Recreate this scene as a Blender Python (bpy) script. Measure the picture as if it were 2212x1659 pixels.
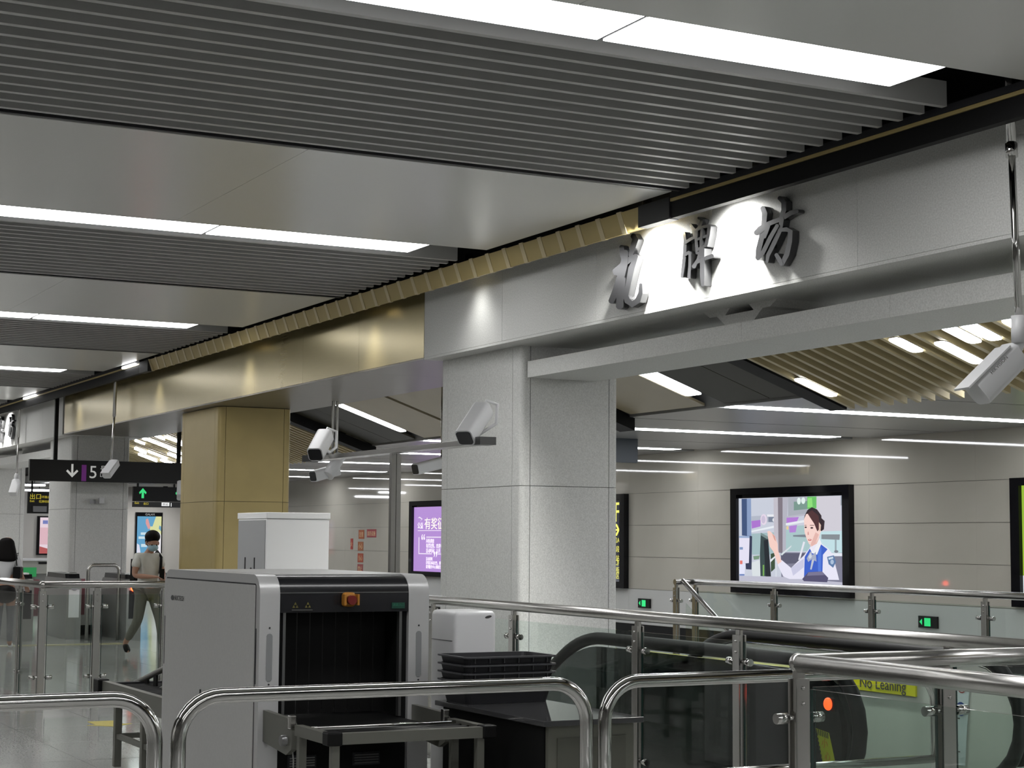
import bpy, bmesh, math, random
from mathutils import Vector, Matrix
random.seed(3)
S = bpy.context.scene
C = S.collection
for o in list(bpy.data.objects):
    bpy.data.objects.remove(o)

# ------------------------------------------------------------ camera, world, exposure
FOC, YAW, PIT, ROL, EYE = 3796.82, -1.0904649, .0885938, .0073929, 1.65
FW = Vector((math.sin(YAW)*math.cos(PIT), math.cos(YAW)*math.cos(PIT), math.sin(PIT)))
R0 = Vector((math.cos(YAW), -math.sin(YAW), 0))
U0 = R0.cross(FW)
RT = R0*math.cos(ROL)+U0*math.sin(ROL)
UP = -R0*math.sin(ROL)+U0*math.cos(ROL)
EYEP = Vector((0, 0, EYE))
cd = bpy.data.cameras.new('camera')
cam = bpy.data.objects.new('camera', cd)
C.objects.link(cam)
cd.sensor_width = 36
cd.lens = FOC*36/2212
cd.clip_start = .05
cd.clip_end = 200
M = Matrix((RT, UP, -FW)).transposed().to_4x4()
M.translation = EYEP
cam.matrix_world = M
S.camera = cam
W = bpy.data.worlds.new('world')
S.world = W
W.use_nodes = True
W.node_tree.nodes['Background'].inputs[0].default_value = (.5, .52, .5, 1)
W.node_tree.nodes['Background'].inputs[1].default_value = .0
S.view_settings.view_transform = 'Standard'
S.view_settings.look = 'None'
S.view_settings.gamma = 1
S.view_settings.use_curve_mapping = False
S.view_settings.exposure = 1.35
EMIT = 5.0          # strip lights of the near hall
EMIT_FAR = 8.0      # strip lights by the far wall
SPOT_W = 34.0       # wall-washing downlights
S.cycles.max_bounces = 8
S.cycles.transparent_max_bounces = 16
S.cycles.caustics_reflective = False
S.cycles.caustics_refractive = False
S.cycles.sample_clamp_indirect = 4
S.cycles.use_denoising = True


def at(px, py, Y=None, X=None, Z=None, D=None):
    """the point of the place seen at a pixel of the photograph, on a given plane"""
    d = FW+RT*((px-1106)/FOC)-UP*((py-829.5)/FOC)
    t = Y/d.y if Y is not None else X/d.x if X is not None else (Z-EYE)/d.z if Z is not None else D
    return EYEP+d*t


# ------------------------------------------------------------ materials
def lin(c):
    return tuple(((v/255)/12.92 if v <= 10 else ((v/255+.055)/1.055)**2.4) for v in c)


MATS = {}


def mat(name, col, rough=.5, metal=0., noise=None, bump=0., emit=0., spec=.5, coat=0., aniso=0., scale=(1, 1, 1), rvar=0.):
    if name in MATS:
        return MATS[name]
    m = bpy.data.materials.new(name)
    m.use_nodes = True
    nt = m.node_tree
    b = nt.nodes['Principled BSDF']
    c = (*lin(col), 1) if max(col) > 1.0001 else (*col, 1)
    b.inputs['Base Color'].default_value = c
    b.inputs['Roughness'].default_value = rough
    b.inputs['Metallic'].default_value = metal
    b.inputs['Specular IOR Level'].default_value = spec
    b.inputs['Coat Weight'].default_value = coat
    b.inputs['Anisotropic'].default_value = aniso
    if emit:
        b.inputs['Emission Color'].default_value = c
        b.inputs['Emission Strength'].default_value = emit
    if noise or bump or rvar:
        tc = nt.nodes.new('ShaderNodeTexCoord')
        mp = nt.nodes.new('ShaderNodeMapping')
        mp.inputs['Scale'].default_value = scale
        n = nt.nodes.new('ShaderNodeTexNoise')
        nt.links.new(tc.outputs['Object'], mp.inputs['Vector'])
        nt.links.new(mp.outputs[0], n.inputs['Vector'])
        sc, amt, det = noise or (8, .0, 2)
        n.inputs['Scale'].default_value = sc
        n.inputs['Detail'].default_value = det
        if amt:
            r = nt.nodes.new('ShaderNodeMapRange')
            r.inputs['From Min'].default_value = .3
            r.inputs['From Max'].default_value = .7
            r.inputs['To Min'].default_value = 1-amt
            r.inputs['To Max'].default_value = 1+amt*.6
            nt.links.new(n.outputs[0], r.inputs['Value'])
            mx = nt.nodes.new('ShaderNodeMix')
            mx.data_type = 'RGBA'
            mx.blend_type = 'MULTIPLY'
            mx.inputs['Factor'].default_value = 1
            mx.inputs['A'].default_value = c
            nt.links.new(r.outputs[0], mx.inputs['B'])
            nt.links.new(mx.outputs['Result'], b.inputs['Base Color'])
        if rvar:
            r = nt.nodes.new('ShaderNodeMapRange')
            r.inputs['To Min'].default_value = max(0, rough-rvar)
            r.inputs['To Max'].default_value = rough+rvar
            nt.links.new(n.outputs[0], r.inputs['Value'])
            nt.links.new(r.outputs[0], b.inputs['Roughness'])
        if bump:
            bp = nt.nodes.new('ShaderNodeBump')
            bp.inputs['Strength'].default_value = bump
            bp.inputs['Distance'].default_value = .01
            nt.links.new(n.outputs[0], bp.inputs['Height'])
            nt.links.new(bp.outputs[0], b.inputs['Normal'])
    MATS[name] = m
    return m


def glass_mat(name, tint, ior=1.45, gl=(1, 1, 1), rough=.02):
    m = bpy.data.materials.new(name)
    m.use_nodes = True
    nt = m.node_tree
    nt.nodes.remove(nt.nodes['Principled BSDF'])
    out = nt.nodes['Material Output']
    tr = nt.nodes.new('ShaderNodeBsdfTransparent')
    tr.inputs[0].default_value = (*tint, 1)
    g = nt.nodes.new('ShaderNodeBsdfGlossy')
    g.inputs['Color'].default_value = (*gl, 1)
    g.inputs['Roughness'].default_value = rough
    fr = nt.nodes.new('ShaderNodeFresnel')
    fr.inputs[0].default_value = ior
    mx = nt.nodes.new('ShaderNodeMixShader')
    geo = nt.nodes.new('ShaderNodeNewGeometry')
    inv = nt.nodes.new('ShaderNodeMath')
    inv.operation = 'SUBTRACT'
    inv.inputs[0].default_value = 1
    nt.links.new(geo.outputs['Backfacing'], inv.inputs[1])
    mul = nt.nodes.new('ShaderNodeMath')
    mul.operation = 'MULTIPLY'
    nt.links.new(fr.outputs[0], mul.inputs[0])
    nt.links.new(inv.outputs[0], mul.inputs[1])
    nt.links.new(mul.outputs[0], mx.inputs[0])
    nt.links.new(tr.outputs[0], mx.inputs[1])
    nt.links.new(g.outputs[0], mx.inputs[2])
    nt.links.new(mx.outputs[0], out.inputs[0])
    MATS[name] = m
    return m


def print_mat(name, emit, rough=.25):
    """flat print or screen picture whose colours come from the mesh's colour attribute"""
    m = bpy.data.materials.new(name)
    m.use_nodes = True
    nt = m.node_tree
    b = nt.nodes['Principled BSDF']
    a = nt.nodes.new('ShaderNodeAttribute')
    a.attribute_name = 'col'
    b.inputs['Roughness'].default_value = rough
    if not emit:
        nt.links.new(a.outputs['Color'], b.inputs['Base Color'])
    else:
        b.inputs['Base Color'].default_value = (.01, .01, .01, 1)
        nt.links.new(a.outputs['Color'], b.inputs['Emission Color'])
        b.inputs['Emission Strength'].default_value = emit
        b.inputs['Specular IOR Level'].default_value = .1
    MATS[name] = m
    return m


panel_m = mat('ceiling_panel_metal', (.58, .58, .555), .25)
slat_m = mat('slat_metal', (.40, .40, .39), .4)
black_m = mat('black_paint', (.005, .005, .005), .6, spec=.15)
dark_m = mat('dark_grey_paint', (.025, .025, .028), .5, spec=.25)
stone_m = mat('grey_stone', (.60, .60, .58), .55, noise=(95, .17, 3), bump=.05)
gold_m = mat('gold_sheet_metal', (.36, .30, .15), .27, .6, noise=(3, .02, 2), scale=(1, 1, 14))
goldp_m = mat('gold_paint', (.46, .36, .15), .42, .25, noise=(4, .04, 2))
goldr_m = mat('pale_gold_paint', (.62, .53, .32), .4, .2)
wall_m = mat('beige_wall_panel', (.335, .315, .275), .035, .0, noise=(1.3, .04, 2))
wallg_m = mat('grey_wall_panel', (.40, .40, .385), .3)
floor_m = mat('polished_granite', (.40, .40, .385), .10, noise=(70, .16, 3), rvar=.04)
joint_m = mat('floor_joint', (.13, .13, .125), .6)
steel_m = mat('brushed_steel', (.48, .47, .45), .26, 1., noise=(20, .05, 2), scale=(1, 1, .1))
chrome_m = mat('polished_steel', (.50, .495, .48), .10, 1.)
dsteel_m = mat('dark_steel', (.20, .20, .20), .35, .9)
light_m = mat('light_diffuser', (1., 1., 1.), .5, emit=EMIT)
lightf_m = mat('light_diffuser_far', (.95, .97, 1.), .5, emit=EMIT_FAR)
tan_m = mat('tan_ceiling_panel', (.31, .265, .17), .4, noise=(3, .03, 2))
brown_m = mat('dark_brown_panel', (.032, .030, .020), .5, spec=.2)
tslat_m = mat('gold_slat', (.42, .35, .19), .45)
white_m = mat('white_paint', (.90, .90, .90), .35)
camw_m = mat('white_plastic', (.62, .62, .63), .35)
scan_m = mat('scanner_grey_paint', (.42, .42, .41), .38, noise=(60, .04, 2))
silver_m = mat('scanner_silver_paint', (.46, .46, .46), .32, .25)
blackgl_m = mat('black_gloss', (.012, .012, .014), .22)
rubber_m = mat('black_rubber', (.006, .006, .006), .5, spec=.15)
escb_m = mat('escalator_black', (.006, .006, .006), .35, spec=.2)
esc_m = mat('escalator_satin_panel', (.66, .66, .61), .3, .1, noise=(2, .12, 2), scale=(1, 1, .2))
glass_m = glass_mat('clear_glass', (.90, .94, .92))
dglass_m = glass_mat('dark_glass', (.10, .125, .12), 1.5)
gedge_m = mat('glass_edge', (.01, .03, .026), .2)
yellow_m = mat('yellow_plastic', (.72, .70, .02), .4)
tray_m = mat('dark_grey_tray', (.020, .020, .023), .42, spec=.35)
trayr_m = mat('tray_rim', (.05, .05, .055), .32)
orange_m = mat('orange_plastic', (.36, .15, .018), .4)
red_m = mat('red_plastic', (.14, .012, .01), .35)
alu_m = mat('aluminium_profile', (.13, .13, .112), .45, .3)
table_m = mat('table_grey_green', (.105, .105, .085), .5)
screen_m = print_mat('screen_picture', .40)
poster_m = print_mat('poster_print', .36)
print_m = print_mat('flat_print', 0, .45)
redled_m = mat('red_lamp', (1., .05, .01), .4, emit=2)
greenled_m = mat('green_lamp', (.02, .55, .16), .4, emit=.33)
ye_m = mat('yellow_backlit', (.75, .62, .05), .5, emit=.2)
wh_m = mat('white_backlit', (.8, .8, .8), .5, emit=.25)
signb_m = mat('sign_black', (.012, .012, .012), .4, spec=.25)
ink_m = mat('dark_ink', (.05, .05, .05), .6)
letter_m = mat('black_letter_metal', (.10, .10, .104), .24, .9)
skin_m = mat('skin', (.40, .22, .15), .5)
hair_m = mat('black_hair', (.004, .003, .003), .55, spec=.12)
shirtw_m = mat('white_tshirt', (.58, .58, .54), .8, noise=(12, .06, 2))
trous_m = mat('khaki_trousers', (.14, .135, .11), .8)
jean_m = mat('grey_skirt', (.12, .12, .125), .8)
mask_m = mat('blue_mask', (.33, .50, .58), .7)
slate_m = mat('slate_sign_back', (.045, .055, .07), .4)


# ------------------------------------------------------------ geometry helpers
ORG = {}


def org(o):
    v = Vector((0, 0, 0))
    while o is not None:
        v = v+o.location
        o = o.parent
    return v


class MB:
    """collects shapes in world metres; build() links them as ONE mesh object"""

    def __init__(s):
        s.bm = bmesh.new()
        s.smooth = False

    def hull(s, pts, faces):
        vs = [s.bm.verts.new(p) for p in pts]
        for f in faces:
            try:
                s.bm.faces.new([vs[i] for i in f])
            except ValueError:
                pass
        return s

    def box(s, x0, x1, y0, y1, z0, z1, bev=0., seg=2):
        g = bmesh.ops.create_cube(s.bm, size=1)
        for v in g['verts']:
            v.co = Vector(((x0+x1)/2+v.co.x*(x1-x0), (y0+y1)/2+v.co.y*(y1-y0), (z0+z1)/2+v.co.z*(z1-z0)))
        if bev:
            es = list({e for v in g['verts'] for e in v.link_edges})
            bmesh.ops.bevel(s.bm, geom=es, offset=bev, segments=seg, affect='EDGES', profile=.5)
        return s

    def prism(s, poly, axis, a, b):
        """poly of 2-D points extruded along an axis ('x': (y,z), 'y': (x,z), 'z': (x,y))"""
        def P(u, v, w):
            return (w, u, v) if axis == 'x' else (u, w, v) if axis == 'y' else (u, v, w)
        n = len(poly)
        A = [s.bm.verts.new(P(u, v, a)) for u, v in poly]
        B = [s.bm.verts.new(P(u, v, b)) for u, v in poly]
        s.bm.faces.new(A)
        s.bm.faces.new(B[::-1])
        for i in range(n):
            s.bm.faces.new((A[i], B[i], B[(i+1) % n], A[(i+1) % n]))
        return s

    def tube(s, pts, r, n=12, r1=None, cap=True):
        pts = [Vector(p) for p in pts]
        rings = []
        up = Vector((0, 0, 1))
        prev = None
        for i, p in enumerate(pts):
            d = (pts[min(i+1, len(pts)-1)]-pts[max(i-1, 0)]).normalized()
            if prev is None:
                a = d.cross(up) if abs(d.z) < .95 else d.cross(Vector((1, 0, 0)))
            else:
                a = prev-d*prev.dot(d)
            a.normalize()
            prev = a
            b = d.cross(a)
            rr = r if r1 is None else r+(r1-r)*i/(len(pts)-1)
            rings.append([s.bm.verts.new(p+(a*math.cos(2*math.pi*k/n)+b*math.sin(2*math.pi*k/n))*rr) for k in range(n)])
        for A, B in zip(rings, rings[1:]):
            for k in range(n):
                f = s.bm.faces.new((A[k], A[(k+1) % n], B[(k+1) % n], B[k]))
                f.smooth = True
        if cap:
            s.bm.faces.new(rings[0][::-1])
            s.bm.faces.new(rings[-1])
        return s

    def prof(s, p0, p1, w, h, up=(0, 0, 1), r=.3, w1=None, h1=None, n=4):
        """rounded-rectangle bar from p0 to p1"""
        p0, p1 = Vector(p0), Vector(p1)
        d = (p1-p0).normalized()
        a = d.cross(Vector(up)).normalized()
        b = a.cross(d)
        out = []
        for (sx, sy, t0) in ((1, 1, 0), (-1, 1, 1), (-1, -1, 2), (1, -1, 3)):
            for k in range(n+1):
                th = (t0+k/n)*math.pi/2
                out.append((sx*(.5-r/2)+math.cos(th)*r/2, sy*(.5-r/2)+math.sin(th)*r/2))
        rings = []
        for p, ww, hh in ((p0, w, h), (p1, w1 or w, h1 or h)):
            rings.append([s.bm.verts.new(p+a*(u*ww)+b*(v*hh)) for u, v in out])
        m = len(out)
        for k in range(m):
            s.bm.faces.new((rings[0][k], rings[0][(k+1) % m], rings[1][(k+1) % m], rings[1][k]))
        s.bm.faces.new(rings[0][::-1])
        s.bm.faces.new(rings[1])
        return s

    def ball(s, c, rx, ry, rz, n=16):
        g = bmesh.ops.create_uvsphere(s.bm, u_segments=n, v_segments=max(6, n*2//3), radius=1)
        for v in g['verts']:
            v.co = Vector((c[0]+v.co.x*rx, c[1]+v.co.y*ry, c[2]+v.co.z*rz))
            for f in v.link_faces:
                f.smooth = True
        return s

    def build(s, name, m, parent=None, loc=None, smooth=False):
        me = bpy.data.meshes.new(name)
        bmesh.ops.recalc_face_normals(s.bm, faces=s.bm.faces)
        o0 = org(parent) if parent is not None else Vector((0, 0, 0))
        if loc is not None:
            o0 = o0+Vector(loc)-o0
        for v in s.bm.verts:
            v.co -= o0
        s.bm.to_mesh(me)
        s.bm.free()
        me.materials.append(m)
        if smooth:
            for p in me.polygons:
                p.use_smooth = True
            me.set_sharp_from_angle(angle=math.radians(40))
        o = bpy.data.objects.new(name, me)
        C.objects.link(o)
        if parent is not None:
            o.parent = parent
            if loc is not None:
                o.location = Vector(loc)-org(parent)
        elif loc is not None:
            o.location = loc
        return o


def tag(o, label, cat, group=None, kind=None):
    o['label'] = label
    if cat:
        o['category'] = cat
    if group:
        o['group'] = group
    if kind:
        o['kind'] = kind
    return o


def thing(name, label, cat, loc=(0, 0, 0), group=None, kind=None):
    o = bpy.data.objects.new(name, None)
    o.empty_display_size = .1
    C.objects.link(o)
    o.location = loc
    return tag(o, label, cat, group, kind)


def inst(o, off, parent=None):
    """another object on the same mesh, moved by off"""
    c = o.copy()
    C.objects.link(c)
    c.parent = parent if parent is not None else o.parent
    c.location = o.location+Vector(off)
    return c


def copy_tree(o, off=(0, 0, 0), parent=None):
    c = o.copy()
    C.objects.link(c)
    c.parent = parent
    c.location = o.location+Vector(off)
    for ch in list(o.children):
        copy_tree(ch, (0, 0, 0), c)
    return c


def box(name, m, parent, *b, bev=0., seg=2):
    return MB().box(*b, bev=bev, seg=seg).build(name, m, parent)


def text(name, body, size, m, parent, o, xd, yd, depth=.002, align='LEFT', sx=1.):
    c = bpy.data.curves.new('lettering', 'FONT')
    c.body = body
    c.size = size
    c.align_x = align
    c.extrude = depth/2
    c.resolution_u = 3
    t = bpy.data.objects.new('lettering', c)
    C.objects.link(t)
    dg = bpy.context.evaluated_depsgraph_get()
    me = bpy.data.meshes.new_from_object(t.evaluated_get(dg))
    bpy.data.objects.remove(t)
    X, Y = Vector(xd).normalized(), Vector(yd).normalized()
    Z = X.cross(Y)
    base = Vector(o)-(org(parent) if parent is not None else Vector((0, 0, 0)))
    for v in me.vertices:
        v.co = base+X*(v.co.x*sx)+Y*v.co.y+Z*v.co.z
    me.materials.clear()
    me.materials.append(m)
    ob = bpy.data.objects.new(name, me)
    C.objects.link(ob)
    ob.parent = parent
    return ob


def picture(name, m, parent, layers, P, step=.0006):
    """flat print: coloured polygons, each layer a hair in front of the last; P(u, v, k) gives the point"""
    vs, fs, cols = [], [], []
    for k, (col, poly) in enumerate(layers):
        b = len(vs)
        vs += [P(u, v, k*step) for u, v in poly]
        fs.append(tuple(range(b, b+len(poly))))
        cols.append(lin(col))
    o0 = org(parent)
    me = bpy.data.meshes.new(name)
    me.from_pydata([Vector(v)-o0 for v in vs], [], fs)
    at_ = me.color_attributes.new('col', 'FLOAT_COLOR', 'CORNER')
    i = 0
    for p, c in zip(me.polygons, cols):
        for _ in p.loop_indices:
            at_.data[i].color = (*c, 1)
            i += 1
    me.materials.append(m)
    o = bpy.data.objects.new(name, me)
    C.objects.link(o)
    o.parent = parent
    return o


def ell(cx, cy, rx, ry, n=14):
    return [(cx+rx*math.cos(2*math.pi*k/n), cy+ry*math.sin(2*math.pi*k/n)) for k in range(n)]


def rect(x0, y0, x1, y1):
    return [(x0, y0), (x1, y0), (x1, y1), (x0, y1)]


def ordinal(n):
    return ['first', 'second', 'third', 'fourth', 'fifth', 'sixth', 'seventh', 'eighth', 'ninth', 'tenth', 'eleventh', 'twelfth',
            'thirteenth', 'fourteenth', 'fifteenth', 'sixteenth', 'seventeenth', 'eighteenth', 'nineteenth', 'twentieth'][n]


# ------------------------------------------------------------ floor
HOLES = [(-14.6, -10.7, 6.12, 7.18), (-17.0, -10.0, 9.4, 11.1)]     # escalator pit, stair pit
XS = sorted({-53.0, 22.0} | {v for h in HOLES for v in h[:2]})
YS = sorted({-6.0, 16.4} | {v for h in HOLES for v in h[2:]})
fl = MB()
for x0, x1 in zip(XS, XS[1:]):
    for y0, y1 in zip(YS, YS[1:]):
        if not any(h[0] <= x0 and x1 <= h[1] and h[2] <= y0 and y1 <= h[3] for h in HOLES):
            fl.box(x0, x1, y0, y1, -.3, -.012)
floor = fl.build('floor', joint_m)
tag(floor, 'polished grey granite hall floor under everything', 'floor', kind='structure')
t0 = None
nx, ny = 36, 8
for i in range(nx):
    for j in range(ny):
        x, y = -6.0-i*1.2, .9+j*.8
        if any(x < h[1] and x+1.2 > h[0] and y+.8 > h[2] and y < h[3] for h in HOLES):
            continue
        if t0 is None:
            t0 = MB().box(x+.003, x+1.197, y+.003, y+.797, -.012, 0).build('tile', floor_m, floor, loc=(x, y, 0))
        else:
            inst(t0, (x+6.0, y-.9, 0), floor)
big = MB()
for x0, x1, y0, y1 in ((-6, 21.9, -5.9, 16.2), (-4.8, 21.9, -5.9, 16.2)):
    pass
big.box(-4.797, 21.9, -5.9, 16.2, -.012, 0)
big.box(-52.9, -4.803, -5.9, .897, -.012, 0)
big.box(-52.9, -48.003, .903, 7.297, -.012, 0)
big.box(-52.9, -17.003, 7.303, 16.2, -.012, 0)
big.box(-16.997, -4.803, 11.1, 16.2, -.012, 0)
big.box(-9.997, -4.803, 7.303, 11.097, -.012, 0)
big.box(-16.997, -10.003, 7.303, 9.4, -.012, 0)
big.build('floor_paving', floor_m, floor)['kind'] = 'stuff'
for h in HOLES:
    p = MB()
    p.box(h[0]-.02, h[0], h[2], h[3], -3, -.02)
    p.box(h[1], h[1]+.02, h[2], h[3], -3, -.02)
    p.box(h[0], h[1], h[2]-.02, h[2], -3, -.02)
    p.box(h[0], h[1], h[3], h[3]+.02, -3, -.02)
    p.box(h[0], h[1], h[2], h[3], -3.05, -3)
    p.build('pit_lining', dark_m, floor)
tp = thing('tactile_paving', 'yellow tactile strip across the floor before the ticket gates', 'paving', (-27.3, 5, 0))
for k in range(16):
    box('paving_block', mat('tactile_yellow', (.33, .31, .17), .4), tp, -27.45, -27.16, 2.6+k*.3+.003, 2.6+k*.3+.297, 0, .006)
ms = thing('floor_marker', 'small yellow arrow sticker on the floor by the roller table', 'sticker', (-15.7, 4.14, 0))
MB().prism([(-15.9, 4.02), (-15.6, 4.02), (-15.6, 3.94), (-15.42, 4.14), (-15.6, 4.34), (-15.6, 4.26), (-15.9, 4.26)], 'z', .0, .003).build('arrow', mat('marker_yellow', (.5, .42, .1), .6), ms)

# ------------------------------------------------------------ walls
wr = box('wall_right', mat('wall_joint', (.10, .095, .085), .6), None, -53, 22, 16.23, 16.5, 0, 5)
tag(wr, 'beige panelled side wall carrying the advertising screens', 'wall', kind='structure')
pw = 2.2
pr0 = {}
for i in range(34):
    x = -53+i*pw
    for k, (z0, z1, mm) in enumerate(((.21, .82, wallg_m), (.82, 1.375, wall_m), (1.375, 1.925, wall_m), (1.925, 2.48, wall_m), (2.48, 3.2, wall_m))):
        if k not in pr0:
            pr0[k] = MB().box(x+.0007, x+pw-.0007, 16.2, 16.23, z0+.003, z1-.003).build('panel', mm, wr, loc=(x, 16.2, z0))
        else:
            inst(pr0[k], (i*pw, 0, 0), wr)
tag(box('baseboard_right', black_m, None, -53, 22, 16.185, 16.199, 0, .2), 'black skirting along the beige side wall', 'skirting', kind='structure')
tag(box('wall_far', mat('far_wall', (.40, .385, .36), .3), None, -53, -52.1, -6, 16.2, 0, 5), 'pale end wall far behind the ticket gates', 'wall', kind='structure')
tag(box('wall_left', mat('left_wall', (.16, .155, .145), .4), None, -53, 22, -6.2, -6, 0, 5), 'beige wall of the near side of the hall', 'wall', kind='structure')
tag(box('wall_near', mat('near_wall', (.16, .155, .145), .4), None, 22, 22.2, -6.2, 16.5, 0, 5), 'beige wall behind the viewer', 'wall', kind='structure')

# ------------------------------------------------------------ near ceiling: panels, slats, lights
PER = 6.33
ce = box('ceiling', black_m, None, -53, 22, -6, 7.3, 4.75, 4.9)
tag(ce, 'hall ceiling of dark slats and pale glossy panels', 'ceiling', kind='structure')
s0 = p0 = g0 = None
ROWS = range(-4, 8)
for k in ROWS:
    xo = -k*PER
    for j in range(15):
        if s0 is None:
            sx, sy = -7.49+4*PER, 0
            s0 = MB().box(sx-.042, sx, -3.2, 6.65, 4.1, 4.245).build('slat', slat_m, ce, loc=(sx, 0, 4.1))
        else:
            inst(s0, (xo-4*PER-j*.1878, 0, 0), ce)
    for a, b in ((-5.8, .9), (.903, 3.9), (3.903, 6.62)):
        x0, x1 = -13.19+PER+xo, -10.30+PER+xo     # the panel in front of light row k
        MB().box(x0, x1, a, b, 4.1, 4.13).build('panel', panel_m, ce)
    x1 = -10.24+xo
    MB().box(x1-.035, x1, -3.2, 6.66, 4.1, 4.13).build('edge_rail', dark_m, ce)
SEG = ((4.285, 6.10), (2.46, 4.275), (.635, 2.45), (-1.19, .625), (-3.015, -1.2))
fd = None
rown = {-4: 'third row behind the viewer', -3: 'second row behind the viewer', -2: 'row behind the viewer', -1: 'row overhead', 0: 'nearest row in view', 1: 'second row away', 2: 'third row away', 3: 'fourth row away',
        4: 'fifth row away', 5: 'sixth row away', 6: 'seventh row away', 7: 'eighth row away'}
segn = ['right-hand end', 'second from the right', 'third from the right', 'fourth from the right', 'fifth from the right']
for k in ROWS:
    xo = -k*PER
    for q, (a, b) in enumerate(SEG):
        lab = f'white ceiling strip light, {rown[k]}, {segn[q]}'
        t = thing('ceiling_light', lab, 'light', (-7.085+xo, (a+b)/2, 4.1), 'strip lights of the near ceiling')
        if fd is None:
            cx, cy = -7.085+xo, (a+b)/2
            L = b-a
            m_ = MB().box(cx-.225, cx+.225, a, b, 4.108, 4.2)
            fr = m_.build('housing', dark_m, t)
            df = MB().box(cx-.222, cx+.222, a+.012, b-.012, 4.1, 4.108, bev=.003).build('diffuser', light_m, t)
            fd = (fr, df)
        else:
            for o in fd:
                c = o.copy()
                C.objects.link(c)
                c.parent = t

# ------------------------------------------------------------ wall-washer trough in front of the beam
GX0, GX1 = -23.72, -10.86
tr = thing('light_trough', 'long gold ribbed trough hung along the top of the gold beam', 'light trough', (GX0, 6.72, 3.94))
pl = rb = None
n = int((GX1-GX0)/.3135)
for i in range(n):
    x = GX0+i*.3135
    if pl is None:
        pl = MB().hull([(x+.062, 6.70, 4.092), (x+.3135, 6.70, 4.092), (x+.3135, 6.755, 3.942), (x+.062, 6.755, 3.942),
                        (x+.062, 6.72, 4.092), (x+.3135, 6.72, 4.092), (x+.3135, 6.775, 3.942), (x+.062, 6.775, 3.942)],
                       [(0, 1, 2, 3), (4, 5, 6, 7), (0, 1, 5, 4), (1, 2, 6, 5), (2, 3, 7, 6), (3, 0, 4, 7)]).build('plate', goldp_m, tr)
        rb = MB().hull([(x, 6.694, 4.098), (x+.062, 6.694, 4.098), (x+.062, 6.750, 3.938), (x, 6.750, 3.938),
                        (x, 6.72, 4.098), (x+.062, 6.72, 4.098), (x+.062, 6.775, 3.938), (x, 6.775, 3.938)],
                       [(0, 1, 2, 3), (4, 5, 6, 7), (0, 1, 5, 4), (1, 2, 6, 5), (2, 3, 7, 6), (3, 0, 4, 7)]).build('rib', goldr_m, tr)
    else:
        inst(pl, (i*.3135, 0, 0), tr)
        inst(rb, (i*.3135, 0, 0), tr)
box('end_cap', dark_m, tr, GX1, GX1+.42, 6.69, 6.77, 3.935, 4.095)
box('end_cap', dark_m, tr, GX0-.42, GX0, 6.69, 6.77, 3.935, 4.095)
for nm, a, b, lb in (('light_trough', GX1+.43, 3.0, 'black trough with a thin gold lip above the carved station sign'),
                     ('light_trough', -48, GX0-.43, 'black trough above the far beam, with small bright lamps')):
    t = thing(nm, lb, 'light trough', (a, 6.7, 3.94))
    box('track', black_m, t, a, b, 6.70, 6.76, 3.938, 4.055)
    box('lip', goldp_m, t, a, b, 6.692, 6.76, 4.058, 4.080)
    box('ledge', dark_m, t, a, b, 6.69, 6.76, 4.083, 4.125)
    if b < -20:
        box('lamp', light_m, t, -24.95, -24.3, 6.66, 6.69, 4.065, 4.095)
        box('lamp', light_m, t, -31.5, -30.6, 6.66, 6.69, 4.065, 4.095)
for i, x in enumerate((-28.76, -24.17, -20.33, -16.48, -14.04, -11.02, -10.0, -35.5, -34.2)):
    where = ['far end of the gold beam', 'gold beam above the gold column, left of it', 'gold beam above the gold column, right of it', 'right end of the gold beam',
             'left end of the station sign beam', 'gap before the second sign character', 'gap before the third sign character',
             'far station sign, left', 'far station sign, right'][i]
    t = thing('downlight', f'small black downlight over the {where}', 'light', (x, 6.86, 4.03))
    MB().tube([(x, 6.87, 4.06), (x, 6.87, 4.20)], .04, 12).build('can', black_m, t)
    MB().box(x-.02, x+.02, 6.89, 7.001, 4.10, 4.16).build('bracket', black_m, t)
    ld = bpy.data.lights.new('downlight_lamp', 'SPOT')
    ld.energy = SPOT_W*(7.0 if i > 4 else .3 if i == 4 else .9)
    ld.spot_size = math.radians(82 if i < 4 else 110 if i == 4 else 150)
    ld.spot_blend = 1.0
    ld.shadow_soft_size = .11
    ld.color = (1, .97, .9) if i < 4 else (1, 1, .97)
    lo = bpy.data.objects.new('downlight_lamp', ld)
    C.objects.link(lo)
    lo.parent = t
    lo.location = Vector((x, 6.785, 4.0))-t.location
    d = Vector((0, .08, -1))
    lo.rotation_euler = d.to_track_quat('-Z', 'Y').to_euler()

for y, lab in ((13.1, 'added fill downlight before the end wall, left of the tall poster'), (14.9, 'added fill downlight before the end wall, above the tall poster')):  # fill lamps added only to brighten the dark end wall
    t = thing('downlight', lab, 'light', (-50.6, y, 3.14))
    MB().tube([(-50.6, y, 3.12), (-50.6, y, 3.2)], .07, 14).build('can', black_m, t)
    ld = bpy.data.lights.new('downlight_lamp', 'SPOT')
    ld.energy = 95
    ld.spot_size = math.radians(140)
    ld.spot_blend = 1
    ld.shadow_soft_size = .06
    lo = bpy.data.objects.new('downlight_lamp', ld)
    C.objects.link(lo)
    lo.parent = t
    lo.location = (0, 0, -.04)
    lo.rotation_euler = Vector((-.35, 0, -1)).to_track_quat('-Z', 'Y').to_euler()

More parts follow.
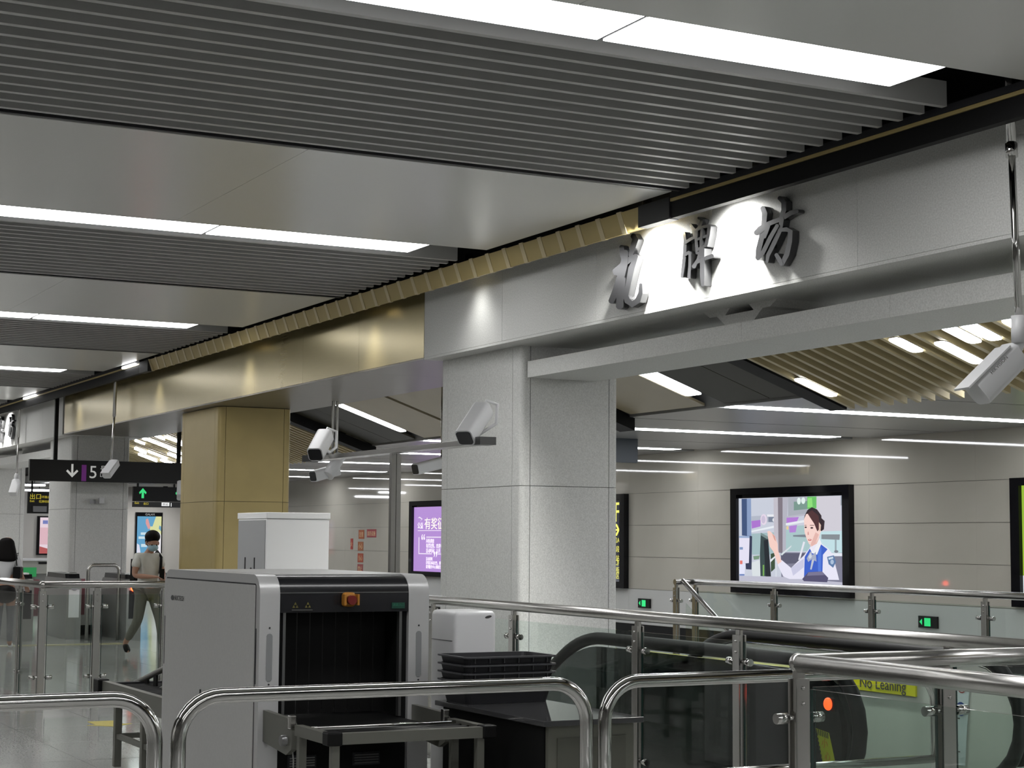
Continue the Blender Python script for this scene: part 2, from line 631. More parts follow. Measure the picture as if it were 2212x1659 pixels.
# ------------------------------------------------------------ beams
gb = thing('gold_beam', 'brushed gold beam casing running over the gold column', 'beam', (-22.6, 7, 3.386))
GB0, GB1 = -29.93, -15.27
w = (GB1-GB0)/9
f0 = None
for i in range(9):
    x = GB0+i*w
    if f0 is None:
        f0 = MB().box(x+.0015, x+w-.0015, 7.0, 7.03, 3.389, 4.12).build('panel', gold_m, gb)
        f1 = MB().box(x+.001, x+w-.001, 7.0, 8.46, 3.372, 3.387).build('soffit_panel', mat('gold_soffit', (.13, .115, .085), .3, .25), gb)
    else:
        inst(f0, (i*w, 0, 0), gb)
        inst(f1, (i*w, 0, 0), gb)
box('upper_board', black_m, gb, GB0, GB1, 7.005, 7.03, 4.12, 4.74)
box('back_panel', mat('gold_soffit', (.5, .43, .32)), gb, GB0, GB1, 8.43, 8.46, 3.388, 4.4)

# brush-written sign characters: strokes as (points with width) in the frame of a front view of the sign, turned into metres on the fascia
def strokes(lst):
    """one outline polygon with rounded ends for each tapering stroke"""
    out = []
    for st in lst:
        L, Rr = [], []
        for i, (x, y, w_) in enumerate(st):
            a, b = st[max(i-1, 0)], st[min(i+1, len(st)-1)]
            dx, dy = b[0]-a[0], b[1]-a[1]
            d = math.hypot(dx, dy) or 1
            w_ *= 1.22
            L.append((x-dy/d*w_/2, y+dx/d*w_/2))
            Rr.append((x+dy/d*w_/2, y-dx/d*w_/2))
        ends = []
        for (c, p) in ((st[-1], st[-2]), (st[0], st[1])):
            d = math.hypot(c[0]-p[0], c[1]-p[1])
            ux, uy = (c[0]-p[0])/d, (c[1]-p[1])/d
            ends.append([(c[0]+c[2]/2*(ux*math.sin(t)*.8-uy*math.cos(t)), c[1]+c[2]/2*(uy*math.sin(t)*.8+ux*math.cos(t))) for t in (.6, 1.2, 1.9, 2.5)])
        out.append(L+ends[0]+Rr[::-1]+ends[1])
    return out


HUA = [[(195, 610, 36), (205, 690, 44), (225, 760, 36)], [(310, 500, 44), (335, 540, 50), (310, 620, 44), (285, 700, 36)],
       [(140, 870, 66), (205, 800, 48), (285, 735, 44), (345, 710, 46)],
       [(240, 660, 44), (225, 780, 60), (190, 920, 62), (140, 1060, 56), (95, 1160, 46)], [(205, 930, 62), (190, 1080, 62), (180, 1215, 56)],
       [(345, 715, 34), (300, 830, 50), (275, 960, 42), (245, 1100, 42)], [(240, 1090, 40), (262, 1150, 52), (310, 1185, 52), (365, 1150, 48), (392, 1075, 36), (395, 985, 26)]]
PAI = [[(818, 470, 16), (828, 560, 26), (822, 700, 28), (808, 820, 26), (795, 915, 22)], [(880, 390, 18), (915, 440, 28), (918, 500, 20)],
       [(822, 580, 22), (880, 540, 24), (930, 515, 22)], [(822, 700, 22), (872, 668, 26), (888, 680, 22)], [(882, 680, 22), (880, 800, 22), (872, 920, 26)],
       [(965, 325, 18), (1000, 345, 30), (985, 400, 24), (960, 440, 20)], [(950, 440, 24), (945, 540, 22), (958, 680, 26)],
       [(955, 445, 22), (1020, 415, 24), (1075, 405, 26)], [(1080, 410, 28), (1070, 500, 26), (1045, 610, 28)], [(955, 545, 20), (1010, 520, 22), (1065, 505, 20)],
       [(955, 650, 22), (1005, 622, 24), (1055, 600, 22)], [(1010, 430, 18), (1000, 560, 20), (1000, 620, 18)], [(1000, 640, 20), (975, 740, 24), (930, 815, 34)],
       [(960, 770, 26), (1060, 725, 30), (1120, 705, 34)], [(1020, 630, 34), (1018, 760, 34), (1018, 900, 36), (1022, 1000, 26)]]
FANG = [[(1600, 225, 40), (1620, 280, 44), (1612, 380, 40), (1590, 520, 44), (1560, 640, 44), (1550, 730, 36)],
        [(1535, 480, 46), (1580, 440, 56), (1650, 390, 40), (1740, 350, 32)], [(1660, 400, 34), (1640, 460, 34), (1620, 520, 26)],
        [(1770, 125, 34), (1815, 170, 42), (1815, 250, 40), (1790, 330, 36)], [(1700, 375, 30), (1800, 330, 40), (1890, 275, 38), (1950, 258, 34)],
        [(1800, 330, 34), (1780, 450, 36), (1720, 580, 36), (1660, 700, 32), (1650, 765, 22)], [(1770, 450, 26), (1845, 440, 36), (1885, 460, 40), (1880, 560, 38), (1850, 690, 42), (1800, 790, 34)],
        [(1745, 690, 30), (1775, 740, 36), (1800, 790, 28)], [(1760, 400, 30), (1690, 520, 34), (1610, 680, 34), (1560, 740, 24)]]
CHARS = (('花', HUA, 'leftmost'), ('牌', PAI, 'middle'), ('坊', FANG, 'rightmost'))


def portal(dx, near):
    """grey stone portal beam between two grey columns, with the station's name in three raised characters"""
    a, b = -15.265+dx, -5.46+dx
    t = thing('portal_beam', 'grey stone beam bearing the large station name, nearest portal' if near else 'grey stone beam with station name at the far left edge',
              'beam', ((a+b)/2, 7, 3.386), 'stone portal beams')
    n_ = 6
    w_ = (b-a)/n_
    for i in range(n_):
        x = a+i*w_
        MB().box(x+.0015, x+w_-.0015, 7.0, 7.03, 3.389, 4.12).build('panel', stone_m, t)
        MB().box(x+.001, x+w_-.001, 7.0, 8.4, 3.365, 3.387).build('soffit_panel', stone_m, t)
        if i > 0:
            MB().box(max(x, a+1.612)+.0015, min(x+w_, b-1.6)-.0015, 7.255, 7.96, 3.079, 3.223).build('lower_beam_panel', stone_m, t)
    box('upper_board', black_m, t, a, b, 7.005, 7.03, 4.12, 4.74)
    bx = -10.525+dx
    for sg in (1, -1):
        P = [(-.475, 3.37), (-.382, 3.319), (-.288, 3.318), (-.15, 3.22), (0, 3.22), (0, 3.316), (-.18, 3.316), (-.113, 3.37)]
        MB().prism([(bx+sg*u, v) for u, v in P], 'y', 7.35, 7.9).build('bracket', stone_m, t)
    MB().box(a-.24, a-.02, 7.75, 8.1, 3.12, 3.36, bev=.03).build('end_block', stone_m, t)
    for ch, st, nm in CHARS:
        k = {'花': 'lowest of the three, all dark', '牌': 'between the other two', '坊': 'nearest the camera side'}[ch]
        lab = f'{nm} raised black character {ch} on the near stone beam' if near else f'{nm} raised black character {ch} on the far stone beam'
        q = thing('sign_character', lab, 'sign', (bx, 6.9, 3.7), 'raised characters of the station name')
        mb = MB()
        for si, poly in enumerate(strokes(st)):
            pts = []
            for u, v in poly:
                p = at(1300+u*.21700, 400+v*.21708, Y=6.945)
                pts.append((p.x+dx, p.z))
            mb.prism(pts, 'y', 6.945-si*.0012, 6.992)
        mb.build('character', letter_m, q)
    return t


portal(0, True)
portal(-24.35, False)


# ------------------------------------------------------------ columns
def column(cx, m, lab, grp, base=True):
    x0, x1, y0, y1 = cx-.825, cx+.825, 7.2, 8.2
    t = thing('column', lab, 'column', (cx, 7.7, 0), grp)
    box('core', mat('column_joint', (.12, .12, .11), .7), t, x0+.03, x1-.03, y0+.03, y1-.03, 0, 3.37)
    for z0, z1 in ((.16, 2.125), (2.13, 3.365)):
        MB().box(x0+.16, x1-.16, y0, y0+.03, z0, z1).build('panel', m, t)
        MB().box(x0+.16, x1-.16, y1-.03, y1, z0, z1).build('panel', m, t)
        MB().box(x1-.03, x1, y0+.10, y1-.10, z0, z1).build('panel', m, t)
        MB().box(x0, x0+.03, y0+.10, y1-.10, z0, z1).build('panel', m, t)
        for sx in (0, 1):
            for sy in (0, 1):
                X = (x0, x0+.154) if sx == 0 else (x1-.154, x1)
                Y = (y0, y0+.094) if sy == 0 else (y1-.094, y1)
                cxx, cyy = (X[1], X[0])[sx], (Y[1], Y[0])[sy]
                ox, oy = (X[0], X[1])[sx], (Y[0], Y[1])[sy]
                dx, dy = (1 if sx else -1), (1 if sy else -1)
                poly = [(cxx, cyy), (cxx, oy)]
                for k in range(6):
                    th = k/5*math.pi/2
                    poly.append((ox-dx*.05+dx*.05*math.sin(th), oy-dy*.05+dy*.05*math.cos(th)))
                poly.append((ox, cyy))
                MB().prism(poly, 'z', z0, z1).build('corner_strip', m, t, smooth=True)
    box('plinth', black_m, t, x0+.005, x1-.005, y0+.005, y1-.005, 0, .155)
    return t


column(-14.475, stone_m, 'large grey speckled stone column in the middle, holding the sign beam', 'square clad columns')
column(-22.93, goldp_m, 'gold painted square column behind the security scanner', 'square clad columns')
column(-30.87, stone_m, 'grey stone column behind the hanging line 5 sign', 'square clad columns')
column(-39.1, stone_m, 'pale grey stone column at the left edge behind the woman', 'square clad columns')
column(-6.28, stone_m, 'grey stone column beyond the right edge of the view', 'square clad columns')

# ------------------------------------------------------------ sloping ceiling over the middle and low ceiling by the wall
SL = .345


def zs(y):
    return 3.18+SL*(11.1-y)


def slope_slab(name, m, parent, x0, x1, y0, y1, low, thick):
    P = [(y0, zs(y0)-low), (y1, zs(y1)-low), (y1, zs(y1)-low+thick), (y0, zs(y0)-low+thick)]
    return MB().prism(P, 'x', x0, x1).build(name, m, parent)


sc = slope_slab('ceiling', black_m, None, -53, 22, 7.6, 11.12, -.28, .1)
tag(sc, 'sloping tan and gold slatted ceiling over the escalator', 'ceiling', kind='structure')
for a, b, mm in ((-18.2, -16.58, tan_m), (-16.18, -15.34, brown_m), (-15.325, -14.45, brown_m), (-24.16, -22.63, tan_m), (-22.5, -20.42, tan_m), (-20.41, -18.62, tan_m),
                 (-25.32, -24.5, brown_m), (-26.2, -25.335, brown_m)):
    slope_slab('panel', mm, sc, a, b, 7.7, 11.1, 0, .03)
for a, b in ((-14.43, -14.16), (-18.6, -18.25), (-26.5, -26.24)):
    slope_slab('trim', black_m, sc, a, b, 7.7, 11.2, .155, .15)
ts = slope_slab('slat', tslat_m, sc, -14.09, -14.035, 7.7, 11.2, .155, .155)
for i in range(1, 90):
    inst(ts, (i*.2, 0, 0), sc)
for i in range(74):
    inst(ts, (-12.58-i*.2, 0, 0), sc)


def slope_light(x0, x1, y0, y1, lab, low, grp, th=0):
    ym = (y0+y1)/2
    t = thing('slat_light', lab, 'light', ((x0+x1)/2, ym, zs(ym)), grp)
    rr = min(.05, (x1-x0)*.45)
    O = []
    for (cx, cy, a0_) in ((x1-rr, y1-rr, 0), (x0+rr, y1-rr, 90), (x0+rr, y0+rr, 180), (x1-rr, y0+rr, 270)):
        for q in range(5):
            a_ = math.radians(a0_+90*q/4)
            O.append((cx+rr*math.cos(a_), cy+rr*math.sin(a_)))
    n = len(O)
    for nm2, m2, za, zb in (('diffuser', lightf_m, -th, .008), ('housing', dark_m, .0085, .0135 if low > .1 else .05)):
        MB().hull([(u, v, zs(v)-low+za) for u, v in O]+[(u, v, zs(v)-low+zb) for u, v in O],
                  [tuple(range(n)), tuple(range(n, 2*n))]+[(i, (i+1) % n, n+(i+1) % n, n+i) for i in range(n)]).build(nm2, m2, t)
    return t


slope_light(-16.55, -16.21, 9.0, 10.83, 'white light in the slot right of the grey column', .0, 'lights in the sloping ceiling')
slope_light(-24.46, -24.2, 8.7, 10.83, 'long white light in the slot between gold and grey columns', .0, 'lights in the sloping ceiling')
RS = [(-13.99, 10.42, 10.86), (-11.97, 9.93, 10.22), (-11.58, 10.1, 10.56), (-11.22, 9.86, 10.2), (-10.98, 9.85, 10.2), (-10.55, 9.9, 10.25), (-10.2, 10.1, 10.4), (-9.6, 9.8, 10.2), (-9.0, 9.2, 9.7), (-8.4, 10.0, 10.4), (-7.9, 9.0, 9.5), (-7.2, 9.8, 10.3), (-6.5, 9.3, 9.8), (-5.8, 10.1, 10.5), (-5.0, 9.2, 9.7), (-4.2, 9.9, 10.3)]
for i, (x, a, b) in enumerate(RS):
    slope_light(x-.03, x+.14, a, b, f'short white light among gold slats under the sign beam, {ordinal(i)} from the left', .17, 'short lights among the near gold slats')
CL = [(-34.3, 9.45, 9.65), (-33.6, 9.40, 9.7), (-32.75, 9.4, 9.6), (-32.4, 9.5, 9.95), (-33.6, 9.7, 10.1), (-35.4, 9.75, 10.0), (-36.0, 10.0, 10.4), (-35.1, 9.95, 10.35),
      (-33.7, 9.95, 10.4), (-34.4, 10.15, 10.6), (-35.6, 10.35, 10.75), (-35.0, 10.55, 10.8), (-32.6, 9.85, 10.3), (-31.6, 9.7, 10.2), (-32.9, 10.3, 10.7), (-33.3, 10.55, 10.95)]
CL.sort()
for i, (x, a, b) in enumerate(CL):
    slope_light(x-.04, x+.08, a, b, f'small bright slat light left of the gold column, {ordinal(i)} counted from the far end', .17, 'cluster of lights left of the gold column', .03)

OV = [(-10.3+i*.42, 8.0+(i*7 % 3)*.2) for i in range(18)]  # unseen lights added above the beam to brighten the grey column's right face
for i, (x, a) in enumerate(OV):
    slope_light(x-.05, x+.17, a, a+.5, f'short added light among gold slats, out of view above the sign beam, {ordinal(i)} towards the right', .17, 'short lights among the near gold slats')
lc = box('ceiling', black_m, None, -53, 22, 11.12, 16.23, 3.4, 3.5)
tag(lc, 'low grey flat ceiling along the beige side wall', 'ceiling', kind='structure')
LX = [8.1, 4.05, 0, -4.05, -8.1, -12.14, -16.2, -20.15, -24.3, -28.1, -32.2, -36.3, -40.4, -44.5, -48.6]
farp_m = mat('low_ceiling_panel', (.22, .22, .215), .3)
for i, x in enumerate(LX):
    nxt = LX[i+1] if i+1 < len(LX) else -52.1
    mid = x-2.15
    MB().box(mid+.02, x-.20, 11.14, 16.19, 3.15, 3.18).build('panel', farp_m, lc)
    MB().box(nxt+.20, mid-.02, 11.14, 16.19, 3.15, 3.18).build('panel', farp_m, lc)
MB().box(LX[0]+.2, 21.9, 11.14, 16.19, 3.15, 3.18).build('panel', farp_m, lc)
MB().box(-52.9, 21.9, 11.125, 11.138, 3.15, 3.4).build('edge_rail', farp_m, lc)
nm_ = ['strip light of the low ceiling out of view, '+w for w in ('fifth', 'fourth', 'third', 'second', 'first')]+['long strip light of the low ceiling beyond the right edge', 'long strip light of the low ceiling nearest the camera, above the bright screen', 'long strip light of the low ceiling just right of the grey column',
       'short looking strip light of the low ceiling beside the dark hanging sign', 'strip light of the low ceiling left of the grey column, behind the camera arm',
       'strip light of the low ceiling between gold and grey columns, second back', 'strip light of the low ceiling right of the gold column, low down',
       'strip light of the low ceiling far behind the gold column', 'strip light of the low ceiling left of the third column, upper', 'strip light of the low ceiling left of the third column, lower']
for i, x in enumerate(LX):
    if x < -52:
        continue
    ya, yb = (11.2, 15.75) if x > -42 else (11.2, 12.5)
    t = thing('strip_light', nm_[i], 'light', (x, 13.5, 3.15), 'strip lights of the low ceiling')
    MB().box(x-.19, x+.19, ya, yb, 3.16, 3.25).build('housing', dark_m, t)
    MB().box(x-.16, x+.16, ya+.02, yb-.05, 3.147, 3.16).build('diffuser', lightf_m, t)


# ------------------------------------------------------------ glass railings
def bar(p, q, r, n=12):
    return MB().tube([p, q], r, n)


def railing(name, label, pts, posts, panes, zt=1.22, r=.034, big=True, post_h=None):
    """pts: handrail corner points; posts: (x, y, direction angle); panes: (x0, y0, x1, y1)"""
    t = thing(name, label, 'railing', (pts[0][0], pts[0][1], 0))
    for a, b in zip(pts, pts[1:]):
        za = a[2] if len(a) > 2 else zt
        zb = b[2] if len(b) > 2 else zt
        bar((a[0], a[1], za-r), (b[0], b[1], zb-r), r, 16).build('handrail', steel_m, t)
    for p in pts[1:-1]:
        MB().ball((p[0], p[1], zt-r), r*1.08, r*1.08, r*1.08, 14).build('elbow', steel_m, t)
    for (x, y, ang) in posts:
        d = Vector((math.cos(ang), math.sin(ang), 0))
        nrm = Vector((-d.y, d.x, 0))
        p = Vector((x, y, 0))
        m = MB()
        m.prof(p+Vector((0, 0, 1.0)), p+Vector((0, 0, zt-1.4*r)), .024, .046, up=d, r=.3)
        for s in (-1, 1):
            m.prof(p+nrm*.02*s, p+nrm*.02*s+Vector((0, 0, 1.125)), .011, .066, up=d, r=.15)
        po = m.build('post', steel_m if big else dsteel_m, t)
        for z in (.975, .30):
            c = MB()
            c.tube([p+d*-.105+Vector((0, 0, z)), p+d*.105+Vector((0, 0, z))], .0095, 10)
            for s in (-1, 1):
                c.tube([p+d*(.055*s)+Vector((0, 0, z)), p+d*(.11*s)+Vector((0, 0, z))], .021, 12)
            c.build('glass_clamp', chrome_m, po)
        b = MB()
        for z in (1.09, 1.03):
            for s in (-1, 1):
                b.ball(p+nrm*.027*s+Vector((0, 0, z)), .008, .008, .008, 8)
        b.build('bolt', chrome_m, po)
    for (x0, y0, x1, y1) in panes:
        a, b = Vector((x0, y0, .09)), Vector((x1, y1, .09))
        d = (b-a).normalized()
        nn = Vector((-d.y, d.x, 0))*.006
        h = Vector((0, 0, 1.0))
        MB().hull([a-nn, b-nn, b+nn, a+nn, a-nn+h, b-nn+h, b+nn+h, a+nn+h],
                  [(0, 1, 2, 3), (4, 5, 6, 7), (0, 1, 5, 4), (1, 2, 6, 5), (2, 3, 7, 6), (3, 0, 4, 7)]).build('glass_pane', glass_m, t)
        for q in (a, b):
            e = MB()
            e.hull([q-nn*1.05-d*.001, q-nn*1.05+d*.003, q+nn*1.05+d*.003, q+nn*1.05-d*.001, q-nn*1.05-d*.001+h, q-nn*1.05+d*.003+h, q+nn*1.05+d*.003+h, q+nn*1.05-d*.001+h],
                   [(0, 1, 2, 3), (4, 5, 6, 7), (0, 1, 5, 4), (1, 2, 6, 5), (2, 3, 7, 6), (3, 0, 4, 7)])
            e.build('glass_edge', gedge_m, t)
    return t


YR = 5.79
px_ = [-16.6, -15.2, -13.7, -12.4, -11.06, -9.396, -8.305, -6.57, -5.0]
railing('glass_railing', 'steel and glass railing with bright handrail passing before the grey column', [(-17.25, YR), (-4.2, YR)],
        [(x, YR, 0) for x in px_], [(a+.05, YR, b-.05, YR) for a, b in zip(px_, px_[1:])])
XL = -17.25
railing('glass_railing', 'glass railing at the left between scanner and ticket gates, turning a corner', [(-25.5, 3.62), (XL, 3.89), (XL, YR-.06)],
        [(-24.0, 3.67, .03), (-21.5, 3.75, .03), (-18.1, 3.86, .03), (XL, 3.89, math.pi/2), (XL, 4.42, math.pi/2), (XL, 5.1, math.pi/2)],
        [(-23.95, 3.67, -21.55, 3.75), (-21.45, 3.75, -18.15, 3.86), (-18.05, 3.86, -17.32, 3.887), (XL, 3.94, XL, 4.37), (XL, 4.47, XL, 5.05), (XL, 5.15, XL, 5.7)])
railing('glass_railing', 'glass railing corner in the right foreground', [(-3.2, 4.168), (-5.58, 4.168), (-5.585, YR-.06)],
        [(-5.58, 4.168, math.pi/2), (-5.58, 4.90, math.pi/2), (-4.0, 4.168, 0)], [(-5.58, 4.24, -5.58, 4.85), (-5.58, 4.95, -5.58, 5.7), (-5.5, 4.168, -4.06, 4.168)], r=.036)
YF = 11.26
fx = [-17.02, -15.5, -13.87, -12.27, -10.6, -9.0]
railing('glass_railing', 'far glass railing in front of the bright screen, with sloping stair handrail',
        [(-17.05, 11.0), (-17.05, YF), (-8.0, YF)], [(x, YF, 0) for x in fx]+[(-17.05, 11.02, 0)], [(a+.05, YF, b-.05, YF) for a, b in zip(fx, fx[1:])])
sr = thing('stair_handrail', 'steel handrail sloping down from the far railing into the stairwell', 'handrail', (-16.95, 11.03, 1.19))
bar((-16.98, 11.06, 1.205), (-14.4, 11.06, -.28), .028, 14).build('handrail', steel_m, sr)
MB().hull([(-16.9, 11.05, .95), (-14.6, 11.05, -.40), (-14.6, 11.05, -1.2), (-16.9, 11.05, .1), (-16.9, 11.06, .95), (-14.6, 11.06, -.40), (-14.6, 11.06, -1.2), (-16.9, 11.06, .1)],
          [(0, 1, 2, 3), (4, 5, 6, 7), (0, 1, 5, 4), (1, 2, 6, 5), (2, 3, 7, 6), (3, 0, 4, 7)]).build('glass_pane', glass_m, sr)

# ------------------------------------------------------------ escalator
es = thing('escalator', 'escalator going down behind the railing, with black handrails and round end', 'escalator', (-9, 6.7, 0))


def esc_path(y, xe, xh, z=.985, r=.36, steps=10):
    """handrail loop: round newel at xe, level run, then down the slope past xh"""
    P = []
    for k in range(steps+1):
        th = -math.pi/2+k/steps*math.pi
        P.append((xe-r+r*math.cos(th), y, z-r+r*math.sin(th)))
    for k in range(0, 9):
        P.append((xe-r-.2-(xe-r-.2-xh)*k/8, y, z))
    for k in range(1, 8):
        th = k/7*math.radians(30)
        P.append((xh-1.1*math.sin(th), y, z-1.1*(1-math.cos(th))))
    x, _, zz = P[-1]
    P.append((x-2.2, y, zz-2.2*math.tan(math.radians(30))))
    return P


def esc_panel(y, xe, xh, z, r, zb, thick):
    P = [(p[0], p[2]) for p in esc_path(y, xe, xh, z, r)]
    poly = P+[(P[-1][0], P[-1][1]-.8), (xh-.3, zb), (xe-r, zb)]
    return MB().prism(poly, 'y', y-thick/2, y+thick/2)


for y, xe, xh, nm in ((6.16, -7.70, -10.45, 'near'), (7.32, -7.70, -10.45, 'far')):
    P = esc_path(y, xe, xh)
    h = MB()
    for a, b in ((0, len(P)),):
        h.tube(P, .042, 12)
    h.build('handrail', rubber_m, es, smooth=True)
    if nm == 'near':
        esc_panel(y, xe-.05, xh, .93, .32, .02, .02).build('glass_panel', dglass_m, es)
        q = MB().prism([(xe-.08-.30+.30*math.cos(-math.pi/2+k/12*math.pi), .945-.36+.33*math.sin(-math.pi/2+k/12*math.pi)) for k in range(13)]+[(xe-.95, .93), (xe-.95, .02), (xe-.20, .02)],
                       'y', y-.06, y-.02).build('newel_cover', escb_m, es)
    else:
        esc_panel(y, xe-.05, xh, .93, .32, .02, .02).build('balustrade_panel', esc_m, es)
        f = MB()
        f.tube([(p[0]-.0, y, p[2]) for p in esc_path(y, xe-.045, xh, .935, .325)][:20], .012, 8)
        f.build('trim', steel_m, es)
    MB().box(-13.2, xe-.2, y-.12, y-.03 if nm == 'far' else y+.05, 0, .12).build('skirt', dsteel_m, es)
MB().box(-10.5, -7.6, 6.3, 7.2, .0, .01).build('landing_plate', steel_m, es)
MB().box(-11.9, -9.4, 7.295, 7.305, .765, .80).build('yellow_strip', yellow_m, es)
for i in range(9):
    MB().box(-11.0-.4*(i+1), -11.0-.4*i, 6.3, 7.2, -.2*(i+1)-.15, -.2*(i+1)).build('step', dsteel_m, es)
nl = box('warning_lamp_base', rubber_m, es, -7.925, -7.825, 6.08, 6.098, .725, .80, bev=.005)
MB().ball((-7.87, 6.076, .765), .032, .02, .035, 14).build('lamp', redled_m, nl)
# near side hazard sticker
pa = lambda u, v, k: (u+.09, 6.098-.0012-k, v)
hz = [((190, 185, 20), [(-8.10, .62), (-7.98, .605), (-7.91, .40), (-8.03, .40)])]
for k in range(7):
    hz.append(((18, 18, 16), [(-8.095+k*.017, .618-k*.002), (-8.087+k*.017, .617-k*.002), (-8.080+k*.0165, .585-k*.002), (-8.088+k*.0165, .586-k*.002)]))
for k in range(9):
    hz.append(((18, 18, 16), [(-8.094+k*.0075, .60-k*.022), (-8.092+k*.0075, .588-k*.022), (-8.075+k*.0075, .578-k*.022), (-8.077+k*.0075, .590-k*.022)]))
picture('hazard_sticker', print_m, es, hz, pa)
text('sticker_text', '小', .055, mat('print_orange', (.6, .25, .02), .5), es, (-7.955, 6.094, .525), (1, 0, 0), (0, 0, 1))
text('sticker_text', '心', .055, mat('print_orange', (.6, .25, .02), .5), es, (-7.93, 6.094, .455), (1, 0, 0), (0, 0, 1))
# stickers on the far balustrade
a0, a1 = -9.21, -8.58
sg = box('no_leaning_sign', yellow_m, es, a0, a1, 7.296, 7.309, .705, .89)
text('sign_text', 'No Leaning', .098, ink_m, sg, ((a0+a1)/2, 7.2945, .725), (1, 0, 0), (0, 0, 1), align='CENTER')
text('sign_text', '请勿倚靠', .085, ink_m, sg, ((a0+a1)/2, 7.2945, .81), (1, 0, 0), (0, 0, 1), align='CENTER')
pb = lambda u, v, k: (u, 7.308-.002-k, v)
wsx = -8.17
lay = [((205, 212, 215), [(wsx-.06, .88), (wsx+.07, .88), (wsx+.015, .33), (wsx-.06, .33)]), ((150, 60, 55), ell(wsx-.005, .80, .042, .042)), ((210, 214, 216), ell(wsx-.005, .80, .034, .034)),
       ((150, 60, 55), [(wsx-.035, .825), (wsx-.028, .832), (wsx+.025, .775), (wsx+.018, .768)]),
       ((40, 70, 140), ell(wsx-.012, .665, .042, .042)), ((190, 205, 225), rect(wsx-.025, .64, wsx-.015, .69)), ((190, 205, 225), ell(wsx-.004, .675, .012, .018)),
       ((60, 60, 60), rect(wsx-.05, .612, wsx-.02, .604)), ((70, 70, 70), rect(wsx-.052, .452, wsx-.035, .446)), ((70, 70, 70), rect(wsx-.052, .415, wsx-.02, .408))]
picture('rules_sticker', print_m, es, lay, pb)

# ------------------------------------------------------------ crowd barriers
XB = -6.36


def barrier(y0, y1, label, low):
    t = thing('crowd_barrier', label, 'barrier', (XB, (y0+y1)/2, 0), 'polished crowd barriers in the foreground')
    r, R = .0285, .16
    P = [(XB, y0+r, .012)]
    for k in range(9):
        th = math.pi-k/8*math.pi/2
        P.append((XB, y0+r+R+R*math.cos(th), 1.095-r-R+R*math.sin(th)))
    for k in range(9):
        th = math.pi/2-k/8*math.pi/2
        P.append((XB, y1-r-R+R*math.cos(th), 1.095-r-R+R*math.sin(th)))
    P.append((XB, y1-r, .012))
    MB().tube(P, r, 20).build('frame', chrome_m, t)
    bar((XB, y0+2*r-.01, low), (XB, y1-2*r+.01, low), .019, 14).build('lower_rail', chrome_m, t)
    for y in (y0+r, y1-r):
        MB().tube([(XB, y, 0), (XB, y, .014)], .038, 20).build('foot', chrome_m, t)
    return t


barrier(-.05, 1.885, 'polished steel crowd barrier at the lower left corner', .62)
barrier(1.915, 3.70, 'polished steel crowd barrier in front of the security scanner', .62)
barrier(3.73, 5.56, 'polished steel crowd barrier in front of the table and escalator', .665)

# ------------------------------------------------------------ security scanner
XF, XK, Y0, Y1, ZT = -9.15, -10.95, 3.235, 4.245, 1.452
sn = thing('security_scanner', 'grey baggage x-ray scanner with black tunnel and emergency button', 'scanner', ((XF+XK)/2, 3.74, 0))


def side_profile(x0, x1, z0, z1, r, n=7):
    P = [(x0, z0), (x0, z1-r)]
    for k in range(1, n+1):
        th = math.pi-k/n*math.pi/2
        P.append((x0+r+r*math.cos(th), z1-r+r*math.sin(th)))
    for k in range(0, n+1):
        th = math.pi/2-k/n*math.pi/2
        P.append((x1-r+r*math.cos(th), z1-r+r*math.sin(th)))
    P.append((x1, z0))
    return P


MB().prism(side_profile(XK, XF, .05, ZT, .11), 'y', Y0, Y0+.115).build('side_shell', silver_m, sn, smooth=True)
MB().prism(side_profile(XK, XF, .05, ZT, .11), 'y', Y1-.125, Y1).build('side_shell', silver_m, sn, smooth=True)
MB().prism([(x, z) for x, z in side_profile(XK+.042, XF-.062, .112, 1.403, .018, 3)], 'y', Y0-.0015, Y0+.001).build('door_gap', dark_m, sn)
sdo = MB().prism([(x, z) for x, z in side_profile(XK+.05, XF-.07, .12, 1.395, .012, 2)], 'y', Y0-.006, Y0).build('side_door', scan_m, sn)
text('brand_lettering', 'NUCTECH', .042, ink_m, sdo, (at(379, 1296, Y=Y0).x, Y0-.0075, at(379, 1296, Y=Y0).z), (1, 0, 0), (0, 0, 1), depth=.001)
MB().prism(ell(at(375, 1291, Y=Y0).x, at(375, 1291, Y=Y0).z, .03, .016, 10), 'y', Y0-.0085, Y0-.006).build('brand_mark', ink_m, sdo)
box('latch', dark_m, sdo, -10.15, -10.135, Y0-.012, Y0-.006, .68, .76)
box('door_slot', dark_m, sn, XF-.058, XF-.048, Y0-.003, Y0+.01, .86, 1.16)
box('door_slot', dark_m, sn, XK+.025, XK+.035, Y0-.003, Y0+.01, .86, 1.16)
MB().prism(side_profile(XK+.004, XF-.006, 1.245, ZT-.006, .10), 'y', Y0+.115, Y1-.125).build('top_hood', blackgl_m, sn, smooth=True)
box('roof_panel', silver_m, sn, XK+.12, XF-.118, Y0+.118, Y1-.128, ZT-.0055, ZT+.001)
MB().box(XF-.0075, XF-.004, Y0+.116, Y1-.126, 1.35, 1.356).build('hood_seam', dsteel_m, sn)
tu = MB()
tu.box(XK+.02, XF-.03, Y0+.116, Y0+.15, .62, 1.245)
tu.box(XK+.02, XF-.03, Y1-.16, Y1-.126, .62, 1.245)
tu.box(XK+.02, XF-.03, Y0+.15, Y1-.16, .58, .62)
tu.build('tunnel_lining', black_m, sn)
for y in (Y0+.152, Y1-.176):
    box('tunnel_post', dsteel_m, sn, XF-.05, XF-.015, y-.012 if y < 3.6 else y, y+.004 if y < 3.6 else y+.016, .66, 1.245)
